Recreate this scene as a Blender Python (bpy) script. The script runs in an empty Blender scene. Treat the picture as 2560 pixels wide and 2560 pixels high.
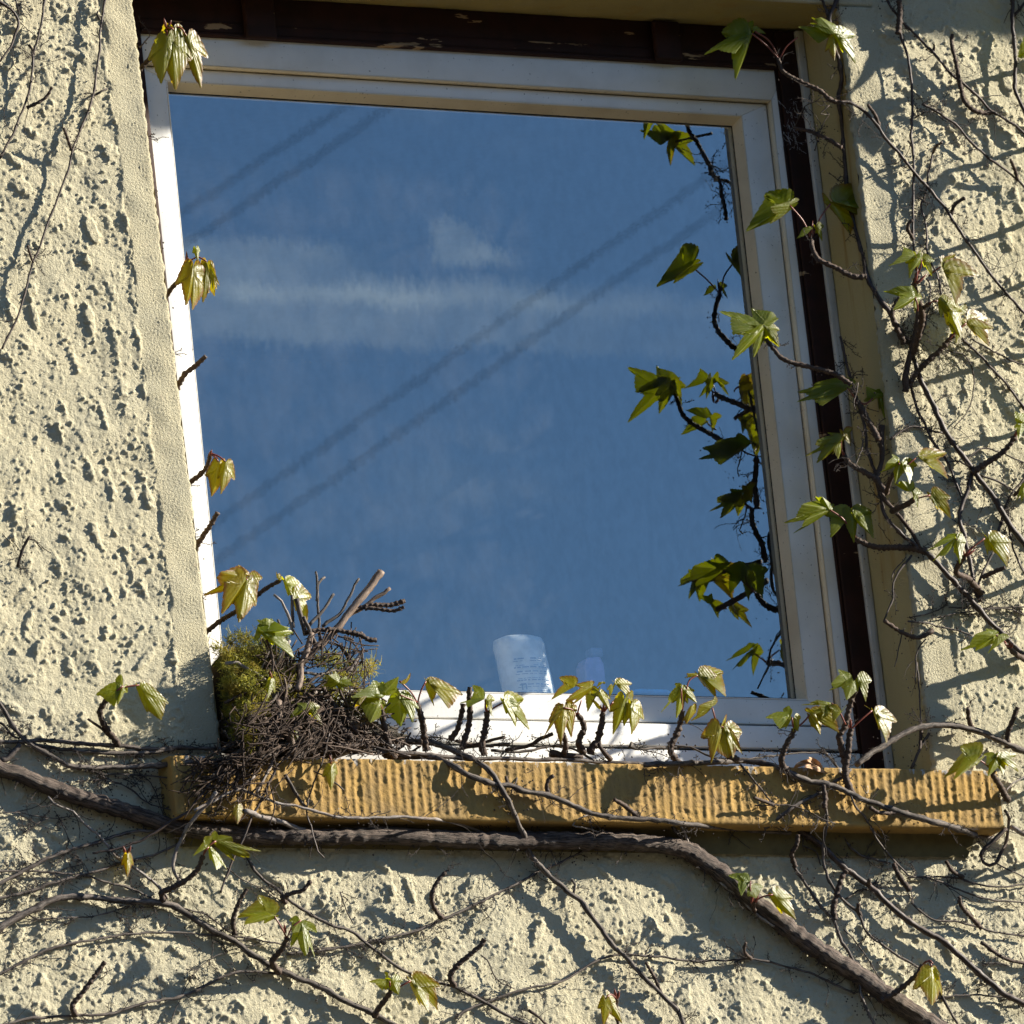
import bpy, math, random
import numpy as np
from mathutils import Vector, noise as mnoise
random.seed(7)
rng = np.random.default_rng(11)
scene = bpy.context.scene
COL = scene.collection

# ---------------------------------------------------------------- camera
YAW, PIT, ROL = 0.520841047, 0.260854805, -0.114183222
FPX = 24556.53
CAM = Vector((-6.03796046, -11.3952775, -3.13664715))
_d = Vector((math.sin(YAW)*math.cos(PIT), math.cos(YAW)*math.cos(PIT), math.sin(PIT)))
_r0 = Vector((math.cos(YAW), -math.sin(YAW), 0)); _u0 = _r0.cross(_d)
_r = _r0*math.cos(ROL) + _u0*math.sin(ROL)
_u = -_r0*math.sin(ROL) + _u0*math.cos(ROL)
cd = bpy.data.cameras.new('camera'); cam = bpy.data.objects.new('camera', cd); COL.objects.link(cam)
from mathutils import Matrix
m = Matrix((_r, _u, -_d)).transposed().to_4x4(); m.translation = CAM
cam.matrix_world = m
cd.sensor_width = 36.0; cd.lens = FPX/2560*36.0
cd.clip_start = 0.1; cd.clip_end = 3000
cd.dof.use_dof = True; cd.dof.focus_distance = 13.55; cd.dof.aperture_fstop = 16
scene.camera = cam

# ---------------------------------------------------------------- light
SUN = Vector((2.8, -1.0, 1.2)).normalized()
world = bpy.data.worlds.new("World"); scene.world = world; world.use_nodes = True
scene.view_settings.view_transform = 'Standard'
scene.view_settings.look = 'None'
scene.view_settings.exposure = 1.42
scene.view_settings.gamma = 1.0
scene.view_settings.use_curve_mapping = False
sl = bpy.data.lights.new('sun', 'SUN'); sl.energy = 5.0; sl.angle = math.radians(0.53)
sl.color = (1.0, 0.93, 0.80)
so = bpy.data.objects.new('sun', sl); COL.objects.link(so)
so.rotation_euler = (-SUN).to_track_quat('-Z', 'Y').to_euler()
so.location = SUN*20

def UP(px, py, y):
    """point of the plane at depth y that the photograph shows at pixel px, py"""
    v = _d*FPX + _r*(px-1280) - _u*(py-1280)
    return CAM + v*((y-CAM.y)/v.y)

def UPray(px, py):
    return (_d*FPX + _r*(px-1280) - _u*(py-1280)).normalized()

class NT:
    """tiny helper around a node tree"""
    def __init__(s, tree): s.t = tree; s.n = tree.nodes; s.l = tree.links
    def new(s, typ, **kw):
        nd = s.n.new(typ)
        for k, v in kw.items():
            if k.startswith('i_'):
                key = k[2:]; key = int(key) if key.isdigit() else key
                s.put(nd.inputs[key], v)
            else: setattr(nd, k, v)
        return nd
    def put(s, sock, v):
        if isinstance(v, bpy.types.NodeSocket): s.l.new(v, sock)
        else: sock.default_value = v
    def math(s, op, a, b=None, c=None, clamp=False):
        nd = s.n.new('ShaderNodeMath'); nd.operation = op; nd.use_clamp = clamp
        s.put(nd.inputs[0], a)
        if b is not None: s.put(nd.inputs[1], b)
        if c is not None: s.put(nd.inputs[2], c)
        return nd.outputs[0]
    def ramp(s, fac, lo, hi, a=0.0, b=1.0, smooth=True):
        nd = s.n.new('ShaderNodeMapRange'); nd.interpolation_type = 'SMOOTHSTEP' if smooth else 'LINEAR'
        s.put(nd.inputs[0], fac)
        for i, v in zip((1, 2, 3, 4), (lo, hi, a, b)): s.put(nd.inputs[i], v)
        return nd.outputs[0]
    def noise(s, vec, scale, detail=3.0, rough=0.55, out=0, dist=0.0):
        nd = s.n.new('ShaderNodeTexNoise'); s.put(nd.inputs['Vector'], vec)
        nd.inputs['Scale'].default_value = scale; nd.inputs['Detail'].default_value = detail
        nd.inputs['Roughness'].default_value = rough; nd.inputs['Distortion'].default_value = dist
        return nd.outputs[out]
    def mix(s, fac, a, b, blend='MIX'):
        nd = s.n.new('ShaderNodeMix'); nd.data_type = 'RGBA'; nd.blend_type = blend
        s.put(nd.inputs[0], fac)
        s.put(nd.inputs[6], a if not isinstance(a, tuple) else (*a, 1))
        s.put(nd.inputs[7], b if not isinstance(b, tuple) else (*b, 1))
        return nd.outputs[2]
    def mapping(s, vec, scale=(1, 1, 1), loc=(0, 0, 0), rot=(0, 0, 0)):
        nd = s.n.new('ShaderNodeMapping'); s.put(nd.inputs[0], vec)
        nd.inputs[1].default_value = loc; nd.inputs[2].default_value = rot; nd.inputs[3].default_value = scale
        return nd.outputs[0]
    def bump(s, h, strength=1.0, dist=0.001):
        nd = s.n.new('ShaderNodeBump'); s.put(nd.inputs['Height'], h)
        nd.inputs['Strength'].default_value = strength; nd.inputs['Distance'].default_value = dist
        return nd.outputs[0]

# sky with thin streaks of cloud
W = NT(world.node_tree)
bg = world.node_tree.nodes['Background']; bg.inputs[1].default_value = 0.072
sky = W.new('ShaderNodeTexSky'); sky.sky_type = 'NISHITA'; sky.sun_disc = False
sky.sun_elevation = math.asin(SUN.z); sky.sun_rotation = math.atan2(SUN.x, SUN.y)
sky.air_density = 1.0; sky.dust_density = 0.0; sky.ozone_density = 5.5
def refl(px, py):
    v = UPray(px, py); return v.x/v.y, v.z/v.y          # slope coordinates of the mirrored ray
tc = W.new('ShaderNodeTexCoord'); sep = W.new('ShaderNodeSeparateXYZ'); W.put(sep.inputs[0], tc.outputs['Generated'])
ny = W.math('MAXIMUM', W.math('MULTIPLY', sep.outputs[1], -1.0), 0.02)
ca = W.math('DIVIDE', sep.outputs[0], ny); ce = W.math('DIVIDE', sep.outputs[2], ny)
cv = W.new('ShaderNodeCombineXYZ'); W.put(cv.inputs[0], ca); W.put(cv.inputs[1], ce)
a0, e0 = refl(620, 728); a1, e1 = refl(1500, 765)
slope = (e1-e0)/(a1-a0)
rag = W.math('MULTIPLY', W.math('SUBTRACT', W.noise(W.mapping(cv.outputs[0], (1, 2.2, 1)), 60, 5, 0.65), 0.5), 0.0042)
lin = W.math('ADD', W.math('SUBTRACT', W.math('SUBTRACT', ce, e0), W.math('MULTIPLY', W.math('SUBTRACT', ca, a0), slope)), rag)
def band(c, w, soft):
    dd = W.math('ABSOLUTE', W.math('SUBTRACT', lin, c))
    return W.ramp(dd, w, w+soft, 1.0, 0.0)
px_e = abs(refl(1000, 700)[1]-refl(1000, 800)[1])/100
fade = W.ramp(ca, refl(900, 750)[0], refl(1750, 750)[0], 1.0, 0.35)
c1 = W.math('MULTIPLY', band(0*px_e, 10*px_e, 26*px_e), W.math('MULTIPLY', fade, 0.85))
c2 = W.math('MULTIPLY', band(-35*px_e, 78*px_e, 12*px_e), W.math('MULTIPLY', fade, 0.40))
c3 = W.math('MULTIPLY', band(75*px_e, 34*px_e, 30*px_e), W.ramp(ca, refl(650, 700)[0], refl(1050, 700)[0], 0.45, 0.0))
pa, pe = refl(1150, 615)
dx = W.math('MULTIPLY', W.math('SUBTRACT', ca, pa), 1/(abs(refl(1150, 615)[0]-refl(1235, 615)[0])))
dy = W.math('MULTIPLY', W.math('ADD', W.math('SUBTRACT', ce, pe), W.math('MULTIPLY', rag, 1.6)), 1/(50*px_e))
brk = W.ramp(W.noise(W.mapping(cv.outputs[0], (1, 2.0, 1)), 110, 4, 0.6), 0.30, 0.65, 0.45, 1.0)
pd = W.math('MAXIMUM', W.math('MAXIMUM', W.math('ADD', dx, W.math('MULTIPLY', dy, 0.85)), W.math('MULTIPLY', dx, -1.25)), W.math('ABSOLUTE', dy))
puff = W.ramp(pd, 0.8, 1.1, 0.55, 0.0)
wisp = W.ramp(W.noise(W.mapping(cv.outputs[0], (1, 2.4, 1)), 26, 5, 0.6), 0.54, 0.78, 0.0, 0.16)
allc = W.math('ADD', W.math('MULTIPLY', W.math('MAXIMUM', W.math('MAXIMUM', c1, c2), W.math('MAXIMUM', c3, puff)), brk), wisp, clamp=True)
W.put(bg.inputs[0], W.mix(allc, sky.outputs[0], (5.6, 7.3, 9.2)))

# ---------------------------------------------------------------- object helpers
def tag(o, label=None, cat=None, group=None, kind=None):
    for k, v in (('label', label), ('category', cat), ('group', group), ('kind', kind)):
        if v: o[k] = v
    return o
def empty(name, loc=(0, 0, 0)):
    o = bpy.data.objects.new(name, None); o.location = loc; o.empty_display_size = .05; COL.objects.link(o); return o
def mesh_obj(name, verts, faces, mat=None, parent=None, smooth=True, uvs=None, attrs=None):
    me = bpy.data.meshes.new(name)
    verts = np.asarray(verts, dtype=np.float32).reshape(-1, 3)
    fa = np.asarray(faces) if not isinstance(faces, list) else None
    if fa is None:
        try: fa = np.array(faces, dtype=np.int32)
        except ValueError: fa = None
    if fa is not None and fa.ndim == 2:
        n, k = fa.shape
        me.vertices.add(len(verts)); me.vertices.foreach_set('co', verts.ravel())
        me.loops.add(n*k); me.loops.foreach_set('vertex_index', fa.astype(np.int32).ravel())
        me.polygons.add(n); me.polygons.foreach_set('loop_start', np.arange(0, n*k, k, dtype=np.int32))
        me.update(calc_edges=True)
    else:
        me.from_pydata([tuple(map(float, v)) for v in verts], [], faces); me.update()
    if uvs is not None:
        uvs = np.asarray(uvs, dtype=np.float32)
        ul = me.uv_layers.new(name='UVMap')
        li = np.empty(len(me.loops), dtype=np.int32); me.loops.foreach_get('vertex_index', li)
        ul.data.foreach_set('uv', uvs[li].ravel())
    for k, v in (attrs or {}).items():
        at = me.attributes.new(k, 'FLOAT', 'POINT'); at.data.foreach_set('value', np.asarray(v, dtype=np.float32))
    if smooth: me.polygons.foreach_set('use_smooth', np.ones(len(me.polygons), dtype=bool))
    if mat: me.materials.append(mat)
    o = bpy.data.objects.new(name, me); COL.objects.link(o)
    if parent:
        o.parent = parent
        if parent.type == 'EMPTY' or parent.location.length: o.matrix_parent_inverse = Matrix.Translation(-parent.location)
    return o
class MB:
    """collects pieces of one mesh"""
    def __init__(s): s.v = []; s.f = []; s.uv = []; s.n = 0
    def add(s, v, f, uv=None):
        v = np.asarray(v, dtype=np.float32).reshape(-1, 3)
        s.v.append(v); s.f.extend([tuple(i+s.n for i in q) for q in f]); s.n += len(v)
        s.uv.append(np.zeros((len(v), 2), np.float32) if uv is None else np.asarray(uv, np.float32))
    def box(s, x0, x1, y0, y1, z0, z1):
        s.add([(x, y, z) for x in (x0, x1) for y in (y0, y1) for z in (z0, z1)],
              [(0, 1, 3, 2), (4, 6, 7, 5), (0, 4, 5, 1), (2, 3, 7, 6), (0, 2, 6, 4), (1, 5, 7, 3)])
    def build(s, name, mat, parent=None, smooth=False):
        return mesh_obj(name, np.concatenate(s.v), s.f, mat, parent, smooth, np.concatenate(s.uv))

def bevel(o, w=0.0015, seg=2):
    b = o.modifiers.new('bevel', 'BEVEL'); b.width = w; b.segments = seg; b.limit_method = 'ANGLE'; b.angle_limit = math.radians(30)
    return o

# ---------------------------------------------------------------- materials
def mat_base(name):
    mt = bpy.data.materials.new(name); mt.use_nodes = True
    N = NT(mt.node_tree); return mt, N, mt.node_tree.nodes['Principled BSDF']
def obj_co(N): return N.new('ShaderNodeTexCoord').outputs['Object']
def geo_co(N): return N.new('ShaderNodeNewGeometry').outputs['Position']
def uv_co(N): return N.new('ShaderNodeTexCoord').outputs['UV']

def stucco_mat(name, base, dark, fine=1.0, stain=0.0):
    mt, N, p = mat_base(name); co = geo_co(N)
    c = N.mix(N.ramp(N.noise(co, 9, 4), 0.35, 0.7), base, dark)
    c = N.mix(N.ramp(N.noise(co, 130, 3), 0.6, 0.75, 0.0, 0.35), c, (0.46, 0.36, 0.25))
    c = N.mix(N.ramp(N.noise(co, 620, 2), 0.645, 0.70, 0.0, 0.6), c, (0.20, 0.18, 0.13))
    c = N.mix(N.ramp(N.noise(N.mapping(co, (7, 7, 2.2)), 1.0, 5, 0.65), 0.52, 0.75, 0.0, 0.35), c, (0.30, 0.28, 0.20))
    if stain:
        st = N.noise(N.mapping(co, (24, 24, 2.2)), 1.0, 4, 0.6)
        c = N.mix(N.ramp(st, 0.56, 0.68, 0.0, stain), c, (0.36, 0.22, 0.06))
    N.put(p.inputs['Base Color'], c); p.inputs['Roughness'].default_value = 0.92
    p.inputs['Specular IOR Level'].default_value = 0.25
    h = N.math('ADD', N.math('MULTIPLY', N.noise(co, 420, 4, 0.65), 0.7), N.math('MULTIPLY', N.noise(co, 1300, 2), 0.3))
    N.put(p.inputs['Normal'], N.bump(h, 1.0*fine, 0.0042)); return mt
M_ROUGH = stucco_mat('roughcast render', (0.545, 0.492, 0.335), (0.50, 0.46, 0.325))
M_BAND = stucco_mat('smooth render', (0.545, 0.490, 0.33), (0.50, 0.46, 0.325), 1.2)
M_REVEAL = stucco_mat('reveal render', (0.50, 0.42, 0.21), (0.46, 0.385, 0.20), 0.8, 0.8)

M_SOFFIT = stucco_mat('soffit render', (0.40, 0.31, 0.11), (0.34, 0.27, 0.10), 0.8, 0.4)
def paint_mat(name, base, dirt, rough=0.45, dirt_amt=0.5, crack=False):
    mt, N, p = mat_base(name); co = geo_co(N)
    c = N.mix(N.ramp(N.noise(N.mapping(co, (1, 1, 1)), 14, 4), 0.4, 0.75, 0, dirt_amt), base, dirt)
    c = N.mix(N.ramp(N.noise(co, 240, 2), 0.69, 0.73, 0, 0.85), c, (0.10, 0.085, 0.06))
    hh = N.noise(N.mapping(co, (160, 160, 8)), 1.0, 3)
    if crack:
        c = N.mix(N.ramp(hh, 0.52, 0.68, 0, 0.75), c, dirt)
    N.put(p.inputs['Base Color'], c); p.inputs['Roughness'].default_value = rough
    N.put(p.inputs['Normal'], N.bump(hh, 0.25 if not crack else 0.8, 0.0008)); return mt
M_WHITE = paint_mat('white paint', (0.70, 0.685, 0.645), (0.55, 0.535, 0.49), 0.4, 0.6)
M_BEAD_BOUNCE = paint_mat('bead with bounce tint', (0.66, 0.58, 0.44), (0.50, 0.42, 0.30), 0.5, 0.6)  # cream tint puts warm ground bounce into beads facing down and left
M_BATTEN = paint_mat('weathered grey paint', (0.50, 0.49, 0.46), (0.30, 0.28, 0.24), 0.7, 0.5, True)
def brown_mat(thr=0.655):
    mt, N, p = mat_base('flaking brown paint'); co = geo_co(N)
    fl = N.noise(N.mapping(co, (9, 9, 60)), 1.0, 5, 0.62)
    c = N.mix(N.ramp(N.noise(co, 25, 3), 0.3, 0.7), (0.032, 0.011, 0.007), (0.020, 0.008, 0.005))
    c = N.mix(N.ramp(fl, thr, thr+.015), c, (0.30, 0.20, 0.11))
    N.put(p.inputs['Base Color'], c); p.inputs['Roughness'].default_value = 0.7; p.inputs['Specular IOR Level'].default_value = 0.2
    N.put(p.inputs['Normal'], N.bump(fl, 0.5, 0.001)); return mt
M_BROWN = brown_mat(); M_FLAKE = brown_mat(0.585)
def plain(name, col, rough=0.6, spec=0.4):
    mt, N, p = mat_base(name); co = geo_co(N)
    c = N.mix(N.ramp(N.noise(co, 60, 3), 0.3, 0.7), col, tuple(x*0.75 for x in col))
    N.put(p.inputs['Base Color'], c); p.inputs['Roughness'].default_value = rough
    p.inputs['Specular IOR Level'].default_value = spec; return mt

def sill_mat():
    mt, N, p = mat_base('ochre sill paint'); co = geo_co(N)
    c = N.mix(N.ramp(N.noise(co, 30, 4), 0.35, 0.7), (0.375, 0.232, 0.066), (0.30, 0.19, 0.066))
    c = N.mix(N.ramp(N.noise(co, 260, 3), 0.55, 0.72, 0, 0.6), c, (0.19, 0.12, 0.045))
    c = N.mix(N.ramp(N.noise(N.mapping(co, (20, 20, 9)), 1.0, 5, 0.65), 0.50, 0.70, 0, 0.55), c, (0.17, 0.125, 0.06))
    z = N.new('ShaderNodeSeparateXYZ'); N.put(z.inputs[0], co)
    top = N.ramp(z.outputs[2], -0.018, 0.000, 0.0, 0.13)
    chip = N.math('ADD', N.noise(N.mapping(co, (60, 60, 26)), 1.0, 5, 0.65), top)
    c = N.mix(N.ramp(chip, 0.70, 0.735, 0, 0.9), c, (0.36, 0.345, 0.32))
    N.put(p.inputs['Base Color'], c); p.inputs['Roughness'].default_value = 0.85
    p.inputs['Specular IOR Level'].default_value = 0.25
    N.put(p.inputs['Normal'], N.bump(N.noise(co, 500, 4, 0.65), 0.7, 0.0012)); return mt
M_SILL = sill_mat()

def bark_mat(name, a, b, c3, rough=0.75, su=26.0, sv=5.0, bmp=0.9, bd=.0018):
    mt, N, p = mat_base(name); uv = uv_co(N)
    f = N.noise(N.mapping(uv, (su, sv, 1)), 1.0, 5, 0.65, dist=0.6)
    g = N.noise(geo_co(N), 38, 3)
    f2 = N.noise(N.mapping(uv, (su*3, sv*3, 1)), 1.0, 4, 0.7)
    ff = N.math('ADD', N.math('MULTIPLY', f, 0.6), N.math('MULTIPLY', f2, 0.4))
    c = N.mix(N.ramp(ff, 0.40, 0.60), a, b); c = N.mix(N.ramp(g, 0.45, 0.7, 0, 0.7), c, c3)
    N.put(p.inputs['Base Color'], c); p.inputs['Roughness'].default_value = rough
    p.inputs['Specular IOR Level'].default_value = 0.35
    N.put(p.inputs['Normal'], N.bump(ff, bmp, bd)); return mt
M_TRUNK = bark_mat('fibrous trunk bark', (0.009, 0.006, 0.0045), (0.165, 0.120, 0.092), (0.045, 0.025, 0.017), su=3.5, sv=26, bmp=1.0, bd=.005)
M_STEM = bark_mat('grey stem bark', (0.014, 0.010, 0.008), (0.165, 0.134, 0.112), (0.030, 0.020, 0.016), su=5, sv=7, bmp=0.6)
M_YOUNG = bark_mat('reddish young stem bark', (0.014, 0.008, 0.006), (0.088, 0.058, 0.045), (0.028, 0.015, 0.012), 0.55, su=6, sv=5, bmp=0.4)
M_SPUR = bark_mat('knobbly spur bark', (0.017, 0.010, 0.007), (0.110, 0.068, 0.046), (0.034, 0.020, 0.014), 0.7, su=240, sv=6, bmp=0.7)
M_NEST = bark_mat('nest twig bark', (0.012, 0.007, 0.004), (0.085, 0.050, 0.030), (0.03, 0.016, 0.01), 0.8, su=20, sv=5, bmp=0.4)
M_PALE = bark_mat('pale weathered twig', (0.13, 0.108, 0.095), (0.34, 0.30, 0.27), (0.15, 0.105, 0.08), 0.8, su=5, sv=7)
M_TAN = bark_mat('tan broken twig', (0.10, 0.065, 0.045), (0.26, 0.185, 0.135), (0.13, 0.085, 0.06), 0.7, su=5, sv=7)
M_DRY = plain('dried stalks', (0.045, 0.033, 0.027), 0.8)
M_LITTER = plain('twig litter', (0.13, 0.095, 0.075), 0.8)
M_RED = plain('red petiole', (0.20, 0.050, 0.030), 0.4)
def leaf_mat():
    mt, N, p = mat_base('young ivy leaf')
    tone = N.new('ShaderNodeAttribute', attribute_name='tone').outputs['Fac']
    edge = N.new('ShaderNodeAttribute', attribute_name='edge').outputs['Fac']
    vein = N.new('ShaderNodeAttribute', attribute_name='vein').outputs['Fac']
    uv = uv_co(N); co = geo_co(N)
    n = N.noise(uv, 5, 3)
    t2 = N.math('ADD', tone, N.math('MULTIPLY', N.math('SUBTRACT', n, 0.5), 0.5), clamp=True)
    base = N.mix(t2, (0.066, 0.128, 0.003), (0.190, 0.155, 0.004))
    tr = N.mix(t2, (0.33, 0.50, 0.004), (0.68, 0.54, 0.004))
    be = N.math('MULTIPLY', N.ramp(edge, 0.72, 1.0), N.math('MULTIPLY', N.ramp(tone, 0.25, 0.9), 0.85))
    base = N.mix(be, base, (0.16, 0.055, 0.015)); tr = N.mix(be, tr, (0.34, 0.13, 0.02))
    vl = N.ramp(vein, 0.0, 0.03, 0.65, 0.0)
    base = N.mix(vl, base, (0.30, 0.33, 0.07)); tr = N.mix(vl, tr, (0.55, 0.52, 0.06))
    N.put(p.inputs['Base Color'], base); p.inputs['Roughness'].default_value = 0.38
    p.inputs['Specular IOR Level'].default_value = 0.36
    wv = N.new('ShaderNodeTexWave'); wv.wave_type = 'RINGS'; N.put(wv.inputs['Vector'], uv)
    wv.inputs['Scale'].default_value = 3.2; wv.inputs['Distortion'].default_value = 2.5; wv.inputs['Detail'].default_value = 2
    h = N.math('ADD', N.math('MULTIPLY', wv.outputs['Fac'], 0.6), N.noise(uv, 16, 2))
    nb = N.bump(h, 0.20, 0.0016)
    N.put(p.inputs['Normal'], nb)
    t = N.new('ShaderNodeBsdfTranslucent'); N.put(t.inputs[0], tr)
    mx = N.new('ShaderNodeMixShader'); mx.inputs[0].default_value = 0.50
    N.l.new(p.outputs[0], mx.inputs[1]); N.l.new(t.outputs[0], mx.inputs[2])
    out = [x for x in N.n if x.type == 'OUTPUT_MATERIAL'][0]; N.l.new(mx.outputs[0], out.inputs[0]); return mt
M_LEAF = leaf_mat()
def moss_mat():
    mt, N, p = mat_base('moss'); co = geo_co(N)
    t = N.new('ShaderNodeAttribute', attribute_name='tone').outputs['Fac']
    c = N.mix(N.ramp(t, 0.0, 0.6), (0.110, 0.120, 0.014), (0.42, 0.40, 0.05)); c = N.mix(N.ramp(t, 0.65, 1.0), c, (0.55, 0.44, 0.11))
    c = N.mix(N.ramp(N.noise(co, 34, 2), 0.45, 0.65, 0, 0.6), c, (0.32, 0.22, 0.05))
    N.put(p.inputs['Base Color'], c); p.inputs['Roughness'].default_value = 0.7
    tr = N.new('ShaderNodeBsdfTranslucent'); N.put(tr.inputs[0], c)
    mx = N.new('ShaderNodeMixShader'); mx.inputs[0].default_value = 0.42
    N.l.new(p.outputs[0], mx.inputs[1]); N.l.new(tr.outputs[0], mx.inputs[2])
    out = [x for x in N.n if x.type == 'OUTPUT_MATERIAL'][0]; N.l.new(mx.outputs[0], out.inputs[0]); return mt
M_MOSS = moss_mat()
def glass_mat():
    mt, N, p = mat_base('window glass'); co = geo_co(N); N.n.remove(p)
    geo = N.new('ShaderNodeNewGeometry')
    def wob(vec, scale, amp, det=2):
        nz = N.noise(vec, scale, det, 0.6, out=1)
        v = N.new('ShaderNodeVectorMath'); v.operation = 'SUBTRACT'; N.put(v.inputs[0], nz); v.inputs[1].default_value = (.5, .5, .5)
        s = N.new('ShaderNodeVectorMath'); s.operation = 'SCALE'; N.put(s.inputs[0], v.outputs[0]); s.inputs['Scale'].default_value = amp
        return s.outputs[0]
    ad = N.new('ShaderNodeVectorMath'); ad.operation = 'ADD'
    N.put(ad.inputs[0], wob(N.mapping(co, (1, 1, .45)), 150, 0.0011)); N.put(ad.inputs[1], wob(co, 9, 0.00035, 1))
    a2 = N.new('ShaderNodeVectorMath'); a2.operation = 'ADD'; N.put(a2.inputs[0], geo.outputs['Normal']); N.put(a2.inputs[1], ad.outputs[0])
    nrm = N.new('ShaderNodeVectorMath'); nrm.operation = 'NORMALIZE'; N.put(nrm.inputs[0], a2.outputs[0])
    gl = N.new('ShaderNodeBsdfGlossy'); gl.inputs['Roughness'].default_value = 0.0; gl.inputs['Color'].default_value = (0.92, 0.98, 1, 1)
    N.put(gl.inputs['Normal'], nrm.outputs[0])
    tr = N.new('ShaderNodeBsdfTransparent'); tr.inputs[0].default_value = (0.86, 0.9, 0.9, 1)
    df = N.new('ShaderNodeBsdfDiffuse'); df.inputs[0].default_value = (0.55, 0.58, 0.62, 1)
    fr = N.new('ShaderNodeFresnel'); fr.inputs[0].default_value = 1.5
    m1 = N.new('ShaderNodeMixShader'); N.put(m1.inputs[0], N.math('MULTIPLY', N.math('MINIMUM', N.math('MULTIPLY', fr.outputs[0], 6.0), 0.205), N.ramp(N.noise(N.mapping(co, (95, 95, 50), (0, 0, 0), (0, .5, 0)), 1.0, 4, 0.62), 0.30, 0.70, 0.955, 1.045)))
    N.l.new(tr.outputs[0], m1.inputs[1]); N.l.new(gl.outputs[0], m1.inputs[2])
    dirt = N.math('ADD', N.ramp(N.noise(N.mapping(co, (26, 26, 16)), 1.0, 4, 0.6), 0.35, 0.75, 0.004, 0.030), N.ramp(N.noise(co, 420, 2), 0.70, 0.74, 0, 0.06))
    m2 = N.new('ShaderNodeMixShader'); N.put(m2.inputs[0], dirt)
    N.l.new(m1.outputs[0], m2.inputs[1]); N.l.new(df.outputs[0], m2.inputs[2])
    out = [x for x in N.n if x.type == 'OUTPUT_MATERIAL'][0]; N.l.new(m2.outputs[0], out.inputs[0]); return mt
M_GLASS = glass_mat()

# ---------------------------------------------------------------- the wall
WO, HT = 1.13, 1.1476
wall = empty('house_wall'); tag(wall, 'pale cream house wall of rough thrown render with a smooth band round its window opening', 'wall')
STEP = 0.00172
gx0 = -round(0.47/STEP)*STEP; NX1 = round(WO/STEP); SX = WO/NX1        # grid lines on both edges of the opening
xs = np.arange(-int(.47/STEP), NX1+int(.38/STEP))*SX
NZ1 = round(HT/STEP); SZ = HT/NZ1
zs_ = np.arange(-int(.48/STEP), NZ1+int(.11/STEP))*SZ
nx, nz = len(xs), len(zs_)
fxx, fzz = np.meshgrid(np.fft.fftfreq(nx, SX), np.fft.fftfreq(nz, SZ))
def field(lam, spread=0.45, ang=None, el=1.0):
    w = rng.standard_normal((nz, nx)); F = np.fft.fft2(w)
    if ang is not None:
        c, s = math.cos(ang), math.sin(ang)
        fa = (fxx*c+fzz*s)*el; fb = -fxx*s+fzz*c            # stretched along ang
        f = np.hypot(fa, fb)
    else: f = np.hypot(fxx, fzz)
    g = np.exp(-((np.log(np.maximum(f, 1e-6)*lam))/spread)**2)
    r = np.fft.ifft2(F*g).real; return r/r.std()
def low(lam):
    w = rng.standard_normal((nz, nx)); g = np.exp(-(np.hypot(fxx, fzz)*lam)**2); r = np.fft.ifft2(np.fft.fft2(w)*g).real; return r/r.std()
def sst(x, a, b):
    t = np.clip((x-a)/(b-a), 0, 1); return t*t*(3-2*t)
mk = [low(.16) for _ in range(3)]
mk = [np.exp(1.6*q) for q in mk]; tot = sum(mk)
ridge = sum(q/tot*field(.030, .38, a, 2.6) for q, a in zip(mk, (-0.6, 0.9, -1.35)))
ridge /= ridge.std()
big = field(.050, .5)
pim = field(.0105, .30); pim2 = field(.0070, .3); fine_ = field(.0055, .4); und = low(.07)
dens = sst(low(.05), -0.9, 0.7)
pim0 = field(.0145, .28)
jag = 0.20*pim+0.08*fine_
mic = field(.0040, .4)
H = 0.0014*und + 0.0020*sst(ridge+jag*.7, 0.65, 1.6) + 0.0026*sst(ridge+0.3*big+jag, 1.45, 2.1)
H += 0.0014*sst(big+.3*pim, 0.7, 1.6)
H += (0.0030*sst(pim0, 1.8, 2.6) + 0.0020*sst(pim, 1.65, 2.4) + 0.0014*sst(pim2, 1.4, 2.2))*(0.25+0.75*dens)
H -= 0.0008*sst(-pim, 1.8, 2.5)
H += 0.00017*fine_ + 0.00016*pim2 + 0.00014*mic + 0.00030*pim0 + 0.0006*sst(fine_, 2.0, 2.8)
H *= 0.74
XX, ZZ = np.meshgrid(xs, zs_)
def edge_shift(Z): return 0.009-0.0145*Z            # the left edge of the opening is a little out of plumb
XW = XX + edge_shift(ZZ)*np.exp(-np.abs(XX)/0.12)*(ZZ > -0.2)
wob = 0.0016*low(.03)
dl = -XX; dr = XX-WO; dt = ZZ-HT
inz = (ZZ < HT+.055) & (ZZ > -.09)
bl = np.where((dl >= -1e-6) & inz, dl, 9); br = np.where((dr >= -1e-6) & inz, dr, 9)
bt = np.where((dt >= -1e-6) & (XX > -.05) & (XX < WO+.058), dt, 9)
lim = np.where(dl > -1e-6, 0.050, 0.060)
db = np.minimum(np.minimum(bl, br), bt)
bandm = 1-sst(db+wob, lim-0.002, lim+0.0035)
smooth_h = 0.00025*fine_+0.0008*low(.05)
YY = -(H*(1-bandm)+(0.0012+smooth_h)*bandm) - 0.0014*np.exp(-((db+wob-lim-0.004)/0.0035)**2)*(H > .0005)
RR = 0.006
rd = np.clip(1-db/RR, 0, 1)
YY = np.where(db < RR, YY + RR*(1-np.sqrt(np.maximum(0, 1-rd**2))), YY)
XW = XW + np.where(db < .02, 0.0009*low(.012), 0)
V = np.stack([XW, YY, ZZ], -1).reshape(-1, 3)
idx = np.arange(nx*nz).reshape(nz, nx)
q = np.stack([idx[:-1, :-1], idx[:-1, 1:], idx[1:, 1:], idx[1:, :-1]], -1)
cxm = (xs[:-1]+xs[1:])/2; czm = (zs_[:-1]+zs_[1:])/2
CX, CZ = np.meshgrid(cxm, czm)
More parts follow.
